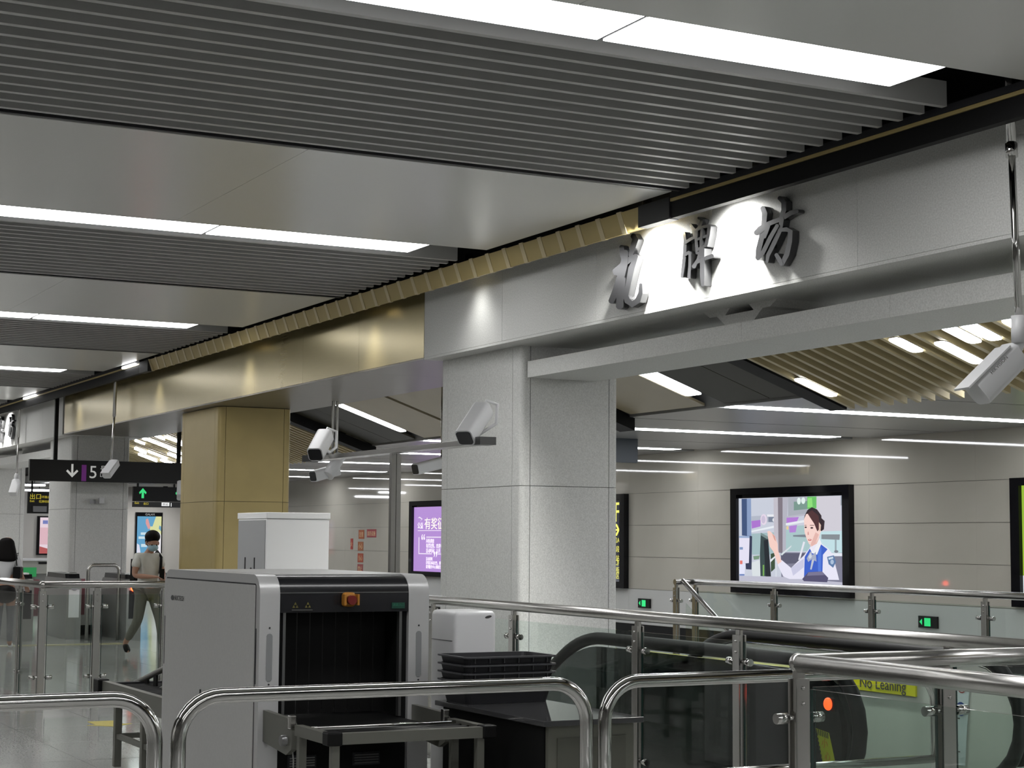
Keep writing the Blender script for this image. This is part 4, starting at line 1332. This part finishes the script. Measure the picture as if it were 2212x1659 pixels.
t = screen('wall_screen', 'bright wall screen showing a waving uniformed attendant in a blue vest', -23.33, -20.335)
P = on_wall(16.155, 0, 0, .15669, .15672, 1580, 1040)
bg = (198, 203, 216)
L = [(bg, [(95, 235), (1622, 190), (1632, 1515), (102, 1440)]),
     ((62, 82, 122), [(140, 240), (270, 235), (275, 760), (145, 745)]), ((135, 155, 192), [(212, 238), (270, 235), (275, 750), (215, 750)]),
     ((176, 182, 196), [(275, 480), (590, 460), (590, 560), (275, 560)]), ((170, 115, 205), [(275, 545), (400, 530), (400, 620), (280, 650)]),
     ((160, 186, 190), [(275, 720), (600, 700), (600, 1010), (285, 1010)]), ((228, 233, 240), [(275, 680), (585, 610), (585, 640), (275, 700)]),
     ((225, 212, 228), ell(445, 525, 46, 76)), ((200, 190, 212), ell(440, 525, 28, 54)), ((230, 232, 238), rect(490, 455, 600, 485)), ((120, 130, 150), rect(510, 490, 600, 560)), ((225, 228, 235), ell(585, 530, 20, 26)),
     ((192, 188, 198), [(580, 225), (640, 222), (650, 960), (590, 970)]), ((126, 118, 128), [(640, 222), (705, 220), (705, 990), (650, 980)]), ((178, 178, 190), [(705, 220), (780, 218), (752, 965), (705, 985)]),
     ((168, 172, 182), [(780, 218), (1045, 212), (1045, 450), (780, 480)]), ((120, 150, 140), [(860, 280), (1045, 270), (1045, 380), (860, 400)]), ((222, 236, 232), ell(930, 270, 26, 48)), ((222, 236, 232), ell(990, 265, 28, 46)),
     ((105, 190, 100), [(1045, 210), (1172, 207), (1172, 370), (1045, 380)]), ((140, 220, 120), [(1050, 230), (1110, 225), (1120, 350), (1050, 360)]),
     ((206, 203, 212), [(1172, 207), (1505, 198), (1505, 700), (1172, 700)]), ((150, 160, 170), [(1505, 198), (1618, 192), (1620, 320), (1505, 330)]), ((190, 200, 205), [(1540, 330), (1620, 320), (1625, 990), (1530, 990)]),
     ((182, 182, 195), [(760, 480), (1010, 445), (1010, 470), (760, 505)]), ((178, 122, 210), [(760, 500), (930, 490), (900, 560), (760, 590)]), ((168, 196, 198), [(752, 620), (1080, 600), (1080, 960), (752, 965)]),
     ((176, 130, 210), [(795, 615), (905, 600), (885, 700), (800, 705)]), ((230, 200, 150), ell(772, 640, 16, 26)), ((228, 232, 238), [(750, 575), (1010, 530), (1010, 562), (750, 608)]),
     ((120, 130, 140), [(850, 740), (1040, 730), (1040, 770), (850, 760)]),
     ((192, 220, 226), [(1220, 690), (1540, 680), (1540, 1000), (1220, 1000)]), ((132, 140, 146), [(1240, 730), (1495, 730), (1490, 805), (1240, 795)]), ((150, 165, 172), rect(1425, 800, 1450, 960)), ((120, 125, 135), ell(1445, 965, 30, 18)),
     ((125, 125, 145), [(680, 975), (1625, 985), (1630, 1410), (690, 1400)]), ((92, 92, 112), [(680, 990), (1010, 990), (1010, 1120), (690, 1140)]), ((226, 230, 240), [(1380, 985), (1625, 990), (1625, 1030), (1380, 1030)]),
     ((208, 208, 220), [(1545, 1250), (1612, 1180), (1625, 1400), (1540, 1380)]),
     ((215, 222, 225), [(270, 1120), (390, 1080), (400, 1320), (290, 1310)]), ((120, 150, 125), [(300, 1030), (390, 1020), (380, 1070), (310, 1080)]),
     ((52, 58, 84), [(250, 750), (285, 755), (278, 1215), (200, 1210), (195, 1130), (240, 1125)]), ((150, 170, 205), rect(106, 752, 250, 778)), ((226, 222, 240), [(106, 778), (250, 782), (240, 1125), (106, 1120)]),
     ((130, 150, 190), rect(112, 905, 158, 940)), ((224, 226, 246), [(106, 1120), (190, 1130), (180, 1335), (108, 1330)]), ((222, 120, 108), rect(116, 1090, 152, 1140)), ((120, 140, 190), rect(110, 1275, 180, 1300)),
     ((56, 72, 74), [(405, 705), (505, 760), (545, 1310), (400, 1305), (392, 1020)]), ((120, 140, 140), [(405, 705), (505, 760), (500, 800), (402, 740)]), ((34, 40, 46), [(445, 810), (508, 800), (545, 1310), (470, 1310)]),
     ((120, 170, 90), rect(432, 1150, 452, 1300)), ((60, 80, 60), [(540, 1000), (600, 980), (600, 1200), (545, 1250)]), ((225, 230, 235), [(535, 1080), (610, 1020), (612, 1040), (540, 1115)]),
     ((212, 220, 224), [(680, 1000), (830, 878), (822, 905), (695, 1022)]), ((226, 226, 236), [(990, 828), (1016, 835), (945, 1080), (920, 1080)]), ((210, 215, 225), rect(605, 1050, 626, 1340)),
     ((188, 188, 204), [(106, 1300), (700, 1315), (1625, 1400), (1630, 1460), (108, 1375)]),
     ((52, 40, 46), [(1200, 470), (1285, 545), (1275, 660), (1240, 685), (1190, 640)]),
     ((228, 188, 178), [(1085, 870), (1205, 770), (1195, 920), (1115, 975)]),
     ((230, 228, 244), [(1215, 840), (1340, 930), (1400, 1010), (1445, 1200), (1485, 1358), (1005, 1352), (985, 1060), (1085, 905)]),
     ((228, 226, 242), [(636, 1150), (692, 1082), (822, 1192), (1000, 1020), (1060, 940), (1010, 1345), (800, 1345), (715, 1310)]), ((200, 200, 224), [(820, 1192), (1000, 1060), (1000, 1180), (850, 1300)]),
     ((242, 205, 195), [(495, 690), (520, 678), (548, 700), (600, 755), (636, 860), (640, 940), (692, 1105), (640, 1142), (580, 970), (530, 900), (505, 780)]),
     ((215, 160, 150), [(560, 720), (600, 755), (615, 830), (590, 800)]),
     ((60, 96, 198), [(1000, 1330), (1010, 1040), (1080, 925), (1115, 990), (1222, 858), (1325, 935), (1262, 1010), (1255, 1250), (1250, 1335)]), ((82, 120, 215), [(1190, 960), (1240, 900), (1235, 1240), (1195, 1250)]),
     ((236, 236, 242), [(1090, 905), (1130, 970), (1212, 778), (1242, 850), (1180, 1010), (1105, 985)]),
     ((165, 172, 194), [(1038, 1060), (1090, 960), (1118, 1015), (1162, 970), (1172, 1105), (1112, 1070), (1058, 1110)]), ((205, 212, 225), [(1060, 1040), (1092, 985), (1110, 1040), (1080, 1070)]), ((190, 195, 210), [(1110, 1075), (1142, 1078), (1105, 1215), (1085, 1212)]),
     ((50, 38, 44), [(998, 530), (1010, 470), (1050, 390), (1110, 355), (1180, 385), (1240, 470), (1250, 680), (1200, 690), (1100, 600)]),
     ((243, 210, 202), [(1000, 520), (1030, 450), (1090, 440), (1160, 560), (1178, 650), (1235, 680), (1200, 790), (1160, 850), (1118, 893), (1070, 862), (1040, 800), (1008, 700)]), ((225, 180, 172), [(1160, 700), (1205, 730), (1160, 850), (1118, 893), (1090, 870)]),
     ((78, 48, 50), [(1048, 440), (1110, 395), (1200, 470), (1222, 640), (1185, 690), (1140, 580), (1080, 490)]), ((215, 185, 170), [(1205, 560), (1235, 600), (1228, 680), (1205, 690)]),
     ((58, 44, 50), ell(1024, 632, 15, 11)), ((58, 44, 50), ell(1108, 640, 20, 12)), ((90, 66, 66), rect(1082, 600, 1140, 608)), ((90, 66, 66), rect(1008, 600, 1036, 607)), ((205, 150, 145), [(1050, 700), (1062, 690), (1068, 735), (1050, 738)]),
     ((192, 84, 88), ell(1080, 805, 24, 13)), ((240, 225, 222), ell(1080, 802, 14, 5)),
     ((92, 122, 165), [(1318, 1040), (1412, 1018), (1442, 1110), (1402, 1190), (1340, 1140)]), ((200, 214, 230), [(1335, 1052), (1400, 1036), (1405, 1062), (1342, 1080)]), ((170, 190, 215), ell(1388, 1110, 24, 34)),
     ((84, 80, 110), [(975, 1345), (1060, 1250), (1250, 1240), (1335, 1330), (1320, 1390), (1000, 1375)]), ((120, 116, 145), [(1060, 1252), (1250, 1242), (1290, 1290), (1040, 1300)]),
     ((90, 120, 205), [(1235, 1462), (1575, 1482), (1575, 1502), (1235, 1484)])]
picture('picture', screen_m, t, L, P)
t = screen('wall_screen', 'purple advertising screen left of the grey column', -35.82, -32.7)
P = lambda u, v, k: (u, 16.155-k, v)
pur = (178, 140, 210)
L = [(pur, rect(-35.66, .955, -32.86, 2.36))]
for a in (0, 1):
    pass
wht = (238, 226, 246)
L += [(wht, rect(-35.45, 1.835, -33.0, 1.85)), (wht, rect(-35.40, 1.33, -35.36, 1.70)), (wht, rect(-35.40, 1.33, -34.70, 1.352)), (wht, rect(-35.0, 1.69, -33.3, 1.712)), (wht, rect(-34.4, 1.33, -33.3, 1.352))]
L += [(wht, [(-35.45, 2.12), (-35.36, 2.15), (-35.2, 2.10), (-35.33, 2.04), (-35.25, 2.09), (-35.35, 2.12)])]
picture('picture', screen_m, t, L, P)
scw = mat('screen_white', (.86, .80, .90), .5, emit=.36)
scy = mat('screen_cream', (.85, .80, .62), .5, emit=.36)
text('screen_text', '有奖征集', .27, scy, t, (-35.10, 16.15, 1.895), (1, 0, 0), (0, 0, 1), sx=1.25)
text('screen_text', '公益', .15, scw, t, (-35.46, 16.15, 1.9), (1, 0, 0), (0, 0, 1))
text('screen_text', '“', .5, scw, t, (-35.26, 16.15, 1.42), (1, 0, 0), (0, 0, 1))
text('screen_text', '”', .5, scw, t, (-34.62, 16.15, 1.05), (1, 0, 0), (0, 0, 1))
text('screen_text', '问卷调查\n有奖征集，欢迎参加\n活动时间：五月', .105, scw, t, (-35.0, 16.15, 1.58), (1, 0, 0), (0, 0, 1))
text('screen_text', '活动说明\n详情见本站公告，乘客均可参加\n请到服务中心领取奖品', .085, scw, t, (-35.0, 16.15, 1.20), (1, 0, 0), (0, 0, 1))
t = screen('wall_screen', 'dark station directory with yellow lettering right of the grey column', -29.6, -26.6, .82, 2.48)
P = lambda u, v, k: (u, 16.155-k, v)
picture('picture', poster_m, t, [((52, 54, 60), rect(-29.44, .93, -26.79, 2.36)), ((92, 94, 100), rect(-29.44, .93, -26.79, 1.25))], P)
scd = mat('directory_yellow', (.72, .68, .12), .5, emit=.28)
text('screen_text', 'A/F', .50, scd, t, (-26.80, 16.15, 1.99), (1, 0, 0), (0, 0, 1), sx=.92, align='RIGHT')
MB().prism([(u+.10, v) for u, v in [(-27.17, 1.86), (-27.0, 1.86), (-27.09, 1.95), (-27.02, 1.95), (-26.93, 1.845), (-27.02, 1.74), (-27.09, 1.74), (-27.0, 1.83), (-27.17, 1.83)]], 'y', 16.148, 16.152).build('arrow', scd, t)
for z, s_ in ((1.62, '出口A'), (1.46, '一环路北二段'), (1.30, '公交站'), (1.22, '出口F'), (1.09, '花牌坊街'), (.99, '城中村小区')):
    text('screen_text', s_, .12, scd, t, (-26.83, 16.15, z), (1, 0, 0), (0, 0, 1), align='RIGHT')
t = screen('wall_screen', 'green lit advertising screen cut by the right edge', -17.07, -14.0)
picture('picture', screen_m, t, [((150, 185, 60), rect(-16.92, .95, -14.16, 2.39)), ((225, 230, 235), rect(-16.92, .95, -14.16, 1.25)), ((235, 235, 200), ell(-15.5, 1.8, .5, .35))], P)
# low exit signs, stickers
for x, lab in ((-26.05, 'small green exit sign low on the wall beside the grey column'), (-18.75, 'small green exit sign low on the wall under the bright screen')):
    t = thing('exit_sign', lab, 'sign', (x, 16.2, .5))
    MB().box(x-.19, x+.19, 16.17, 16.2, .50, .66).build('case', rubber_m, t)
    MB().box(x-.06, x+.06, 16.165, 16.17, .525, .635).build('running_figure', greenled_m, t)
    MB().prism([(x-.16, .58), (x-.11, .62), (x-.11, .54)], 'y', 16.165, 16.17).build('arrow', greenled_m, t)
for (x, z, w_, h_, c, lab, tx) in ((-38.76, 1.76, .33, .21, (150, 75, 35), 'orange square notice on the wall, top of the column of four', '注意'), (-38.80, 1.48, .33, .21, (140, 80, 40), 'orange square notice on the wall, second from the top', '小心'),
                                   (-38.80, 1.205, .33, .21, (145, 60, 35), 'orange red square notice on the wall, third from the top', '当心'), (-38.81, .95, .33, .21, (135, 60, 62), 'reddish square notice on the wall, lowest of the four', '禁止'),
                                   (-38.15, 1.785, .55, .19, (140, 48, 55), 'wide red notice on the wall beside the orange squares', '消防设施'), (-39.35, 1.53, .14, .26, (150, 45, 35), 'narrow red tag on the wall left of the orange squares', '火')):
    t = thing('wall_notice', lab, 'notice', (x, 16.195, z))
    MB().box(x-w_/2, x+w_/2, 16.193, 16.2, z-h_/2, z+h_/2).build('sheet', mat('notice_%d_%d_%d' % c, c, .5), t)
    text('notice_text', tx, .13 if w_ < .5 else .12, mat('notice_ink', (.55, .40, .22), .5), t, (x, 16.1915, z-.05), (1, 0, 0), (0, 0, 1), align='CENTER')

# ------------------------------------------------------------ far end: posters, counter
t = thing('poster_screen', 'tall blue and yellow advertising screen on the end wall behind the man', 'screen', (-52.05, 14.85, .9))
MB().box(-52.1, -52.03, 14.44, 15.26, .90, 2.40).build('frame', frame_m, t)
P = lambda u, v, k: (-52.02+k*8, 14.44+u*.82, .90+v*1.50)
L = [((100, 165, 205), rect(.05, .03, .95, .92)), ((222, 225, 165), [(.5, .03), (.62, .45), (.50, .72), (.62, .72), (.74, .92), (.95, .92), (.95, .03)]), ((238, 236, 240), [(.66, .03), (.72, .55), (.85, .62), (.95, .55), (.95, .03)]),
     ((222, 160, 160), [(.36, .86), (.44, .88), (.54, .70), (.46, .66), (.36, .78)]), ((225, 225, 240), [(.05, .03), (.05, .38), (.14, .35), (.24, .06), (.6, .03)]), ((205, 228, 238), rect(.18, .55, .45, .60)), ((205, 228, 238), rect(.10, .47, .55, .52)),
     ((205, 228, 238), rect(.2, .31, .42, .37)), ((80, 80, 70), [(.62, .25), (.66, .25), (.66, .48), (.62, .48)]), ((60, 60, 60), rect(.70, .52, .78, .56)), ((110, 160, 190), [(.84, .68), (.93, .62), (.93, .72), (.86, .74)])]
picture('picture', poster_m, t, L, P, .0006)
text('screen_text', 'GALAX', .09, mat('dim_white', (.35, .35, .35), .5), t, (-52.02, 14.72, 2.31), (0, 1, 0), (0, 0, 1))
t = thing('poster_screen', 'pink and white advertising screen glimpsed between two columns', 'screen', (-52.05, 11.95, 1.1))
MB().box(-52.1, -52.03, 11.52, 12.4, 1.12, 2.25).build('frame', frame_m, t)
P = lambda u, v, k: (-52.02+k*8, 11.60+u*.75, 1.16+v*1.05)
picture('picture', poster_m, t, [((235, 215, 225), rect(0, 0, 1, 1)), ((225, 185, 195), rect(0, .25, 1, .72)), ((180, 90, 90), [(0, 0), (1, 0), (1, .22), (.7, .12), (.5, .3), (.3, .14), (0, .2)]), ((120, 130, 190), rect(.1, .82, .3, .92))], P)
t = thing('service_counter', 'white service counter behind the ticket gates at far left', 'counter', (-46, 10.5, 0))
MB().box(-46.6, -46.0, 9.75, 11.6, .70, 1.03).build('counter_front', mat('counter_cream', (.45, .45, .40), .5), t)
MB().box(-46.65, -45.95, 9.7, 11.65, 1.03, 1.09).build('counter_top', white_m, t)
MB().box(-46.55, -46.05, 9.8, 11.55, 0, .70).build('plinth', mat('counter_grey', (.25, .25, .235), .5), t)
MB().box(-46.03, -45.99, 9.85, 10.2, .62, .86).build('green_panel', mat('green_panel', (.02, .25, .07), .5, emit=.2), t)
MB().box(-46.02, -45.98, 10.25, 11.4, .95, 1.0).build('slot', rubber_m, t)

for x, y0_, y1_, z, lab in ((-49.5, 10.3, 11.14, 3.05, 'small strip light above the exit sign at far left, upper'), (-50.5, 10.3, 11.5, 2.935, 'small strip light above the exit sign at far left, lower')):
    t = thing('strip_light', lab, 'light', (x, y0_, z))
    MB().box(x-.06, x+.06, y0_, y1_, z, z+.05, bev=.01).build('diffuser', lightf_m, t)
    MB().box(x-.05, x+.05, y0_+.02, y1_-.02, z+.05, z+.08).build('housing', dark_m, t)
    for yy in (y0_+.1, y1_-.3):
        MB().box(x-.01, x+.01, yy, yy+.02, z+.08, zs(yy)+.02).build('hanger', dark_m, t)

# ------------------------------------------------------------ ticket gates and handrail
gate_m = mat('gate_steel', (.32, .32, .31), .32, .5)
gl = ['ticket gate cabinet beside the woman, at the far left', 'ticket gate cabinet left of the third column, dark sloping top', 'ticket gate cabinet in front of the third column', 'ticket gate cabinet with a glowing red lamp left of the man',
      'ticket gate cabinet behind the man']
for i, (gx, gy) in enumerate(((-27.8, 5.35), (-28.4, 6.15), (-28.7, 6.98), (-28.0, 7.775), (-28.0, 8.75))):
    t = thing('ticket_gate', gl[i], 'gate', (gx-.8, gy, 0), 'row of ticket gates')
    MB().prism(side_profile(gx-1.6, gx, 0, .98, .12), 'y', gy-.12, gy+.12).build('cabinet', gate_m, t, smooth=True)
    MB().prism([(gx-1.45, .975), (gx-.12, .975), (gx-.16, 1.05), (gx-1.4, 1.06)], 'y', gy-.115, gy+.115).build('top_cover', blackgl_m, t)
    MB().box(gx-.004, gx+.006, gy-.085, gy+.085, .35, .80).build('end_panel', dark_m if i % 2 else white_m, t)
    MB().tube([(gx, gy, .835), (gx+.02, gy, .835)], .055, 14).build('status_lamp', mat('gate_red_lamp', (1., .05, .01), .4, emit=6) if i == 3 else mat('lamp_off', (.25, .05, .05) if i == 2 else (.4, .4, .42), .3), t)
    MB().box(gx-1.0, gx-.98, gy+.12, gy+.42, .35, .95).build('flap', mat('flap_pink', (.30, .12, .14), .3), t)
    MB().box(gx-.35, gx-.1, gy-.06, gy+.06, 1.045, 1.075, bev=.01).build('card_reader', white_m if i in (1, 3) else gate_m, t)
t = thing('hoop_rail', 'steel hoop handrail in front of the third column', 'handrail', (-28.3, 7.35, 0))
P = [(-28.3, 7.10, 0)]
for k in range(7):
    th = math.pi-k/6*math.pi/2
    P.append((-28.3, 7.10+.09+.09*math.cos(th), 1.20-.09+.09*math.sin(th)))
for k in range(7):
    th = math.pi/2-k/6*math.pi/2
    P.append((-28.3, 7.60-.09+.09*math.cos(th), 1.20-.09+.09*math.sin(th)))
P.append((-28.3, 7.60, 0))
MB().tube(P, .028, 14).build('frame', steel_m, t)
t = thing('waste_bin', 'small pale bin beside the column left of the man', 'bin', (-26.5, 8.3, 0))
MB().prism([(8.12, 0), (8.48, 0), (8.45, .55), (8.15, .55)], 'x', -26.7, -26.35).build('body', mat('bin_pale', (.35, .42, .40), .4), t)
MB().box(-26.72, -26.33, 8.11, 8.49, .55, .60).build('lid', dark_m, t)


# ------------------------------------------------------------ people
def skin_mesh(name, verts, edges, m, parent, sub=2):
    bm = bmesh.new()
    sl = bm.verts.layers.skin.verify()
    vs = []
    for i, (p, r) in enumerate(verts):
        v = bm.verts.new(p)
        v[sl].radius = (r, r) if not isinstance(r, tuple) else r
        v[sl].use_root = (i == 0)
        vs.append(v)
    for a, b in edges:
        bm.edges.new((vs[a], vs[b]))
    me = bpy.data.meshes.new(name)
    bm.to_mesh(me)
    bm.free()
    o = bpy.data.objects.new(name, me)
    C.objects.link(o)
    o.modifiers.new('skin', 'SKIN').use_smooth_shade = True
    s_ = o.modifiers.new('sub', 'SUBSURF')
    s_.levels = s_.render_levels = sub
    dg = bpy.context.evaluated_depsgraph_get()
    me2 = bpy.data.meshes.new_from_object(o.evaluated_get(dg))
    bpy.data.objects.remove(o)
    o0 = org(parent)
    for v in me2.vertices:
        v.co -= o0
    for p in me2.polygons:
        p.use_smooth = True
    me2.materials.clear()
    me2.materials.append(m)
    o = bpy.data.objects.new(name, me2)
    C.objects.link(o)
    o.parent = parent
    return o


def person(label, x, y, ang, sc_, J, hair, shirt, legs, extra):
    """J: joints (lateral right, forward, up) in metres for a 1.70 m figure"""
    t = thing('person', label, 'person', (x, y, 0))
    f = Vector((math.cos(ang), math.sin(ang), 0))
    r = Vector((f.y, -f.x, 0))

    def G(p):
        return Vector((x, y, 0))+(r*p[0]+f*p[1])*sc_+Vector((0, 0, p[2]*sc_))
    V, E, N = [], [], {}

    def add(k, rad, to=None, p=None):
        N[k] = len(V)
        V.append((G(p or J[k]), rad*sc_ if not isinstance(rad, tuple) else tuple(q*sc_ for q in rad)))
        if to is not None:
            E.append((N[to], N[k]))
    add('pelvis', (.15, .11))
    add('waist', (.125, .095), 'pelvis')
    add('chest', (.15, .105), 'waist')
    add('neckb', .062, 'chest')
    add('neck', .052, 'neckb')
    add('chin', (.068, .08), 'neck')
    add('headm', (.086, .105), 'chin')
    add('headt', (.062, .078), 'headm')
    for s_ in 'LR':
        add('sh'+s_, .062, 'chest')
        add('el'+s_, .043, 'sh'+s_)
        add('wr'+s_, .029, 'el'+s_)
        W_, E_ = Vector(J['wr'+s_]), Vector(J['el'+s_])
        d = (W_-E_).normalized()
        a = d.cross(Vector((0, 0, 1))).normalized()
        add('pa'+s_, (.036, .018), 'wr'+s_, W_+d*.07)
        for q, (off, ln) in enumerate(((-.028, .062), (-.009, .074), (.010, .07), (.028, .055))):
            b_ = W_+d*.10+a*off
            add(f'f{q}{s_}', .0095, 'pa'+s_, b_)
            add(f'g{q}{s_}', .008, f'f{q}{s_}', b_+d*ln*.55+Vector((0, 0, -.012)))
            add(f'h{q}{s_}', .007, f'g{q}{s_}', b_+d*ln*.9+Vector((0, 0, -.035)))
        sd = 1 if s_ == 'R' else -1
        add('t0'+s_, .011, 'wr'+s_, W_+d*.04-a*.04*sd)
        add('t1'+s_, .009, 't0'+s_, W_+d*.08-a*.055*sd)
        add('hp'+s_, .095, 'pelvis')
        add('kn'+s_, .058, 'hp'+s_)
        add('an'+s_, .040, 'kn'+s_)
        add('to'+s_, (.03, .02), 'an'+s_)
    skin_mesh('body', V, E, skin_m, t)

    def sub(name, keys, m, lv=2):
        VV = [(G(J[k]) if not isinstance(k, tuple) else G(k), (rr*sc_ if not isinstance(rr, tuple) else tuple(q*sc_ for q in rr))) for k, rr, _ in keys]
        EE = [(b, i) for i, (_, _, b) in enumerate(keys) if b is not None]
        return skin_mesh(name, VV, EE, m, t, lv)

    def mix(a, b, u):
        return tuple(Vector(J[a])*(1-u)+Vector(J[b])*u)
    shirt(sub, mix)
    legs(sub, mix)
    H, Cn = Vector(J['headm']), Vector(J['chin'])
    fw = Vector(J.get('face', (0, 1, 0))).normalized()
    rt = fw.cross(Vector((0, 0, 1))).normalized()
    upv = rt.cross(fw)
    e_ = MB()
    for s_ in (-1, 1):
        p = G(H+fw*.088+rt*.033*s_-upv*.012)
        e_.ball(p, .012*sc_, .012*sc_, .008*sc_, 8)
    e_.build('eyes', black_m, t)['kind'] = 'stuff'
    MB().ball(G(H+fw*.105-upv*.04), .014*sc_, .014*sc_, .022*sc_, 8).build('nose', skin_m, t)
    for s_ in (-1, 1):
        MB().ball(G(H+rt*.085*s_-upv*.02), .016*sc_, .018*sc_, .03*sc_, 8).build('ear', skin_m, t)
    hair(t, G, H, fw, rt, upv, sc_)
    extra(t, G, H, fw, rt, upv, sc_, J, sub)
    return t


def man_shirt(sub, mix):
    sub('tshirt', [('pelvis', (.165, .125), None), ('waist', (.15, .12), 0), ('chest', (.168, .122), 1), (mix('neckb', 'chest', .02), .076, 2),
                   ('shL', .078, 2), (mix('shL', 'elL', .62), .068, 4), ('shR', .078, 2), (mix('shR', 'elR', .62), .068, 6)], shirtw_m)


def man_legs(sub, mix):
    sub('trousers', [((0, 0, .94), (.15, .11), None), ('hpL', .105, 0), ('knL', .072, 1), (mix('knL', 'anL', .85), .055, 2), ('hpR', .105, 0), ('knR', .072, 4), (mix('knR', 'anR', .85), .055, 5)], trous_m)
    for s_ in 'LR':
        sub('shoe', [('an'+s_, (.046, .042), None), ('to'+s_, (.056, .038), 0)], rubber_m, 2)


def short_hair(t, G, H, fw, rt, upv, s_):
    c = G(H+upv*.066-fw*.030)
    MB().ball(c, .108*s_, .108*s_, .095*s_, 18).build('hair', hair_m, t)
    MB().ball(G(H-fw*.045), .098*s_, .092*s_, .09*s_, 16).build('hair', hair_m, t)


def man_extra(t, G, H, fw, rt, upv, s_, J, sub):
    mb = MB()
    mb.ball(G(H+fw*.058-upv*.062), .074*s_, .074*s_, .056*s_, 16)
    mb.build('face_mask', mask_m, t)
    bar(G(H+fw*.07-upv*.045+rt*.05), G(H+rt*.088-upv*.01), .003*s_, 6).build('mask_loop', white_m, t)
    n0 = Vector(J['neckb'])
    MB().tube([G(Vector(J['shL'])+Vector((.03, -.08, .02))), G(Vector(J['shL'])+Vector((.03, 0, .082))), G(Vector(J['shL'])+Vector((.03, .11, .0))), G(Vector(J['waist'])+Vector((-.13, .11, .06)))], .02*s_, 8).build('bag_strap', rubber_m, t)
    MB().prof(G((-.02, -.20, 1.36)), G((-.02, -.22, .98)), .28*s_, .14*s_, up=tuple(G((0, -1, 0))-G((0, 0, 0))), r=.4).build('backpack', rubber_m, t)
    MB().box(*sum(([c-.035, c+.035] if i == 1 else [c-.006, c+.006] if i == 0 else [c-.07, c+.07] for i, c in enumerate(G((.0, .36, 1.16)))), [])).build('phone', rubber_m, t)


JM = dict(pelvis=(0, 0, .93), waist=(0, .01, 1.10), chest=(0, .02, 1.31), neckb=(0, .03, 1.45), neck=(0, .06, 1.50), chin=(0, .12, 1.53), headm=(0, .105, 1.605), headt=(0, .09, 1.675),
          shR=(.175, .01, 1.39), shL=(-.175, .01, 1.39), elR=(.235, .03, 1.13), elL=(-.235, .03, 1.13), wrR=(.08, .24, 1.12), wrL=(-.09, .25, 1.10),
          hpR=(.09, 0, .89), hpL=(-.09, .02, .89), knR=(.10, -.06, .50), knL=(-.09, .20, .52), anR=(.11, -.36, .17), anL=(-.09, .30, .09), toR=(.115, -.26, .05), toL=(-.09, .46, .04), face=(.25, 1, -.42))
person('man in a white t-shirt and blue face mask looking down while walking', -24.2, 6.90, .30, .99, JM, short_hair, man_shirt, man_legs, man_extra)


def wom_shirt(sub, mix):
    sub('blouse', [((0, 0, .98), (.15, .115), None), ('waist', (.135, .11), 0), ('chest', (.16, .12), 1), (mix('neckb', 'chest', .2), .07, 2),
                   ('shL', .075, 2), (mix('shL', 'elL', .8), .062, 4), ('shR', .075, 2), (mix('shR', 'elR', .8), .062, 6)], mat('white_blouse', (.55, .55, .56), .8))


def wom_legs(sub, mix):
    sub('skirt', [((0, 0, 1.0), (.17, .14), None), ((0, 0, .86), (.225, .18), 0), ((0, .01, .68), (.215, .175), 1)], black_m)
    for s_ in 'LR':
        sub('stocking', [(mix('hp'+s_, 'kn'+s_, .4), .085, None), ('kn'+s_, .06, 0), ('an'+s_, .045, 1)], mat('grey_denim', (.16, .16, .17), .8))
        sub('shoe', [('an'+s_, (.044, .04), None), ('to'+s_, (.046, .032), 0)], white_m, 2)


def long_hair(t, G, H, fw, rt, upv, s_):
    V = [(G(H+upv*.045), (.11*s_, .11*s_)), (G(H-fw*.035-upv*.02), (.13*s_, .105*s_)), (G(H-fw*.06-upv*.14), (.165*s_, .085*s_)), (G(H-fw*.085-upv*.25), (.19*s_, .075*s_)), (G(H-fw*.10-upv*.33), (.185*s_, .05*s_))]
    skin_mesh('hair', V, [(0, 1), (1, 2), (2, 3), (3, 4)], hair_m, t)


def wom_extra(t, G, H, fw, rt, upv, s_, J, sub):
    c = Vector((.20, -.10, 1.165))
    MB().prof(G(c+Vector((0, -.15, .0))), G(c+Vector((0, .15, .0))), .11*s_, .17*s_, r=.2).build('handbag', rubber_m, t)
    for d in (-.07, .05):
        MB().tube([G(c+Vector((-.01, d, .10))), G(c+Vector((-.04, d*.6, .28))), G(Vector(J['shR'])+Vector((.02, d*.3, .075)))], .008*s_, 6).build('bag_handle', rubber_m, t)


JW = dict(pelvis=(0, 0, .93), waist=(0, 0, 1.10), chest=(0, .01, 1.30), neckb=(0, .01, 1.44), neck=(0, .02, 1.50), chin=(0, .05, 1.55), headm=(0, .04, 1.63), headt=(0, .035, 1.70),
          shR=(.16, 0, 1.38), shL=(-.16, 0, 1.38), elR=(.23, -.02, 1.12), elL=(-.21, .0, 1.12), wrR=(.27, .17, .98), wrL=(-.20, .10, .90),
          hpR=(.085, 0, .88), hpL=(-.085, 0, .88), knR=(.085, .04, .50), knL=(-.085, .0, .50), anR=(.085, .02, .09), anL=(-.085, -.10, .09), toR=(.09, .15, .035), toL=(-.09, .03, .035))
person('woman with long black hair seen from behind carrying a black handbag', -26.55, 5.44, math.pi-.35, .965, JW, long_hair, wom_shirt, wom_legs, wom_extra)
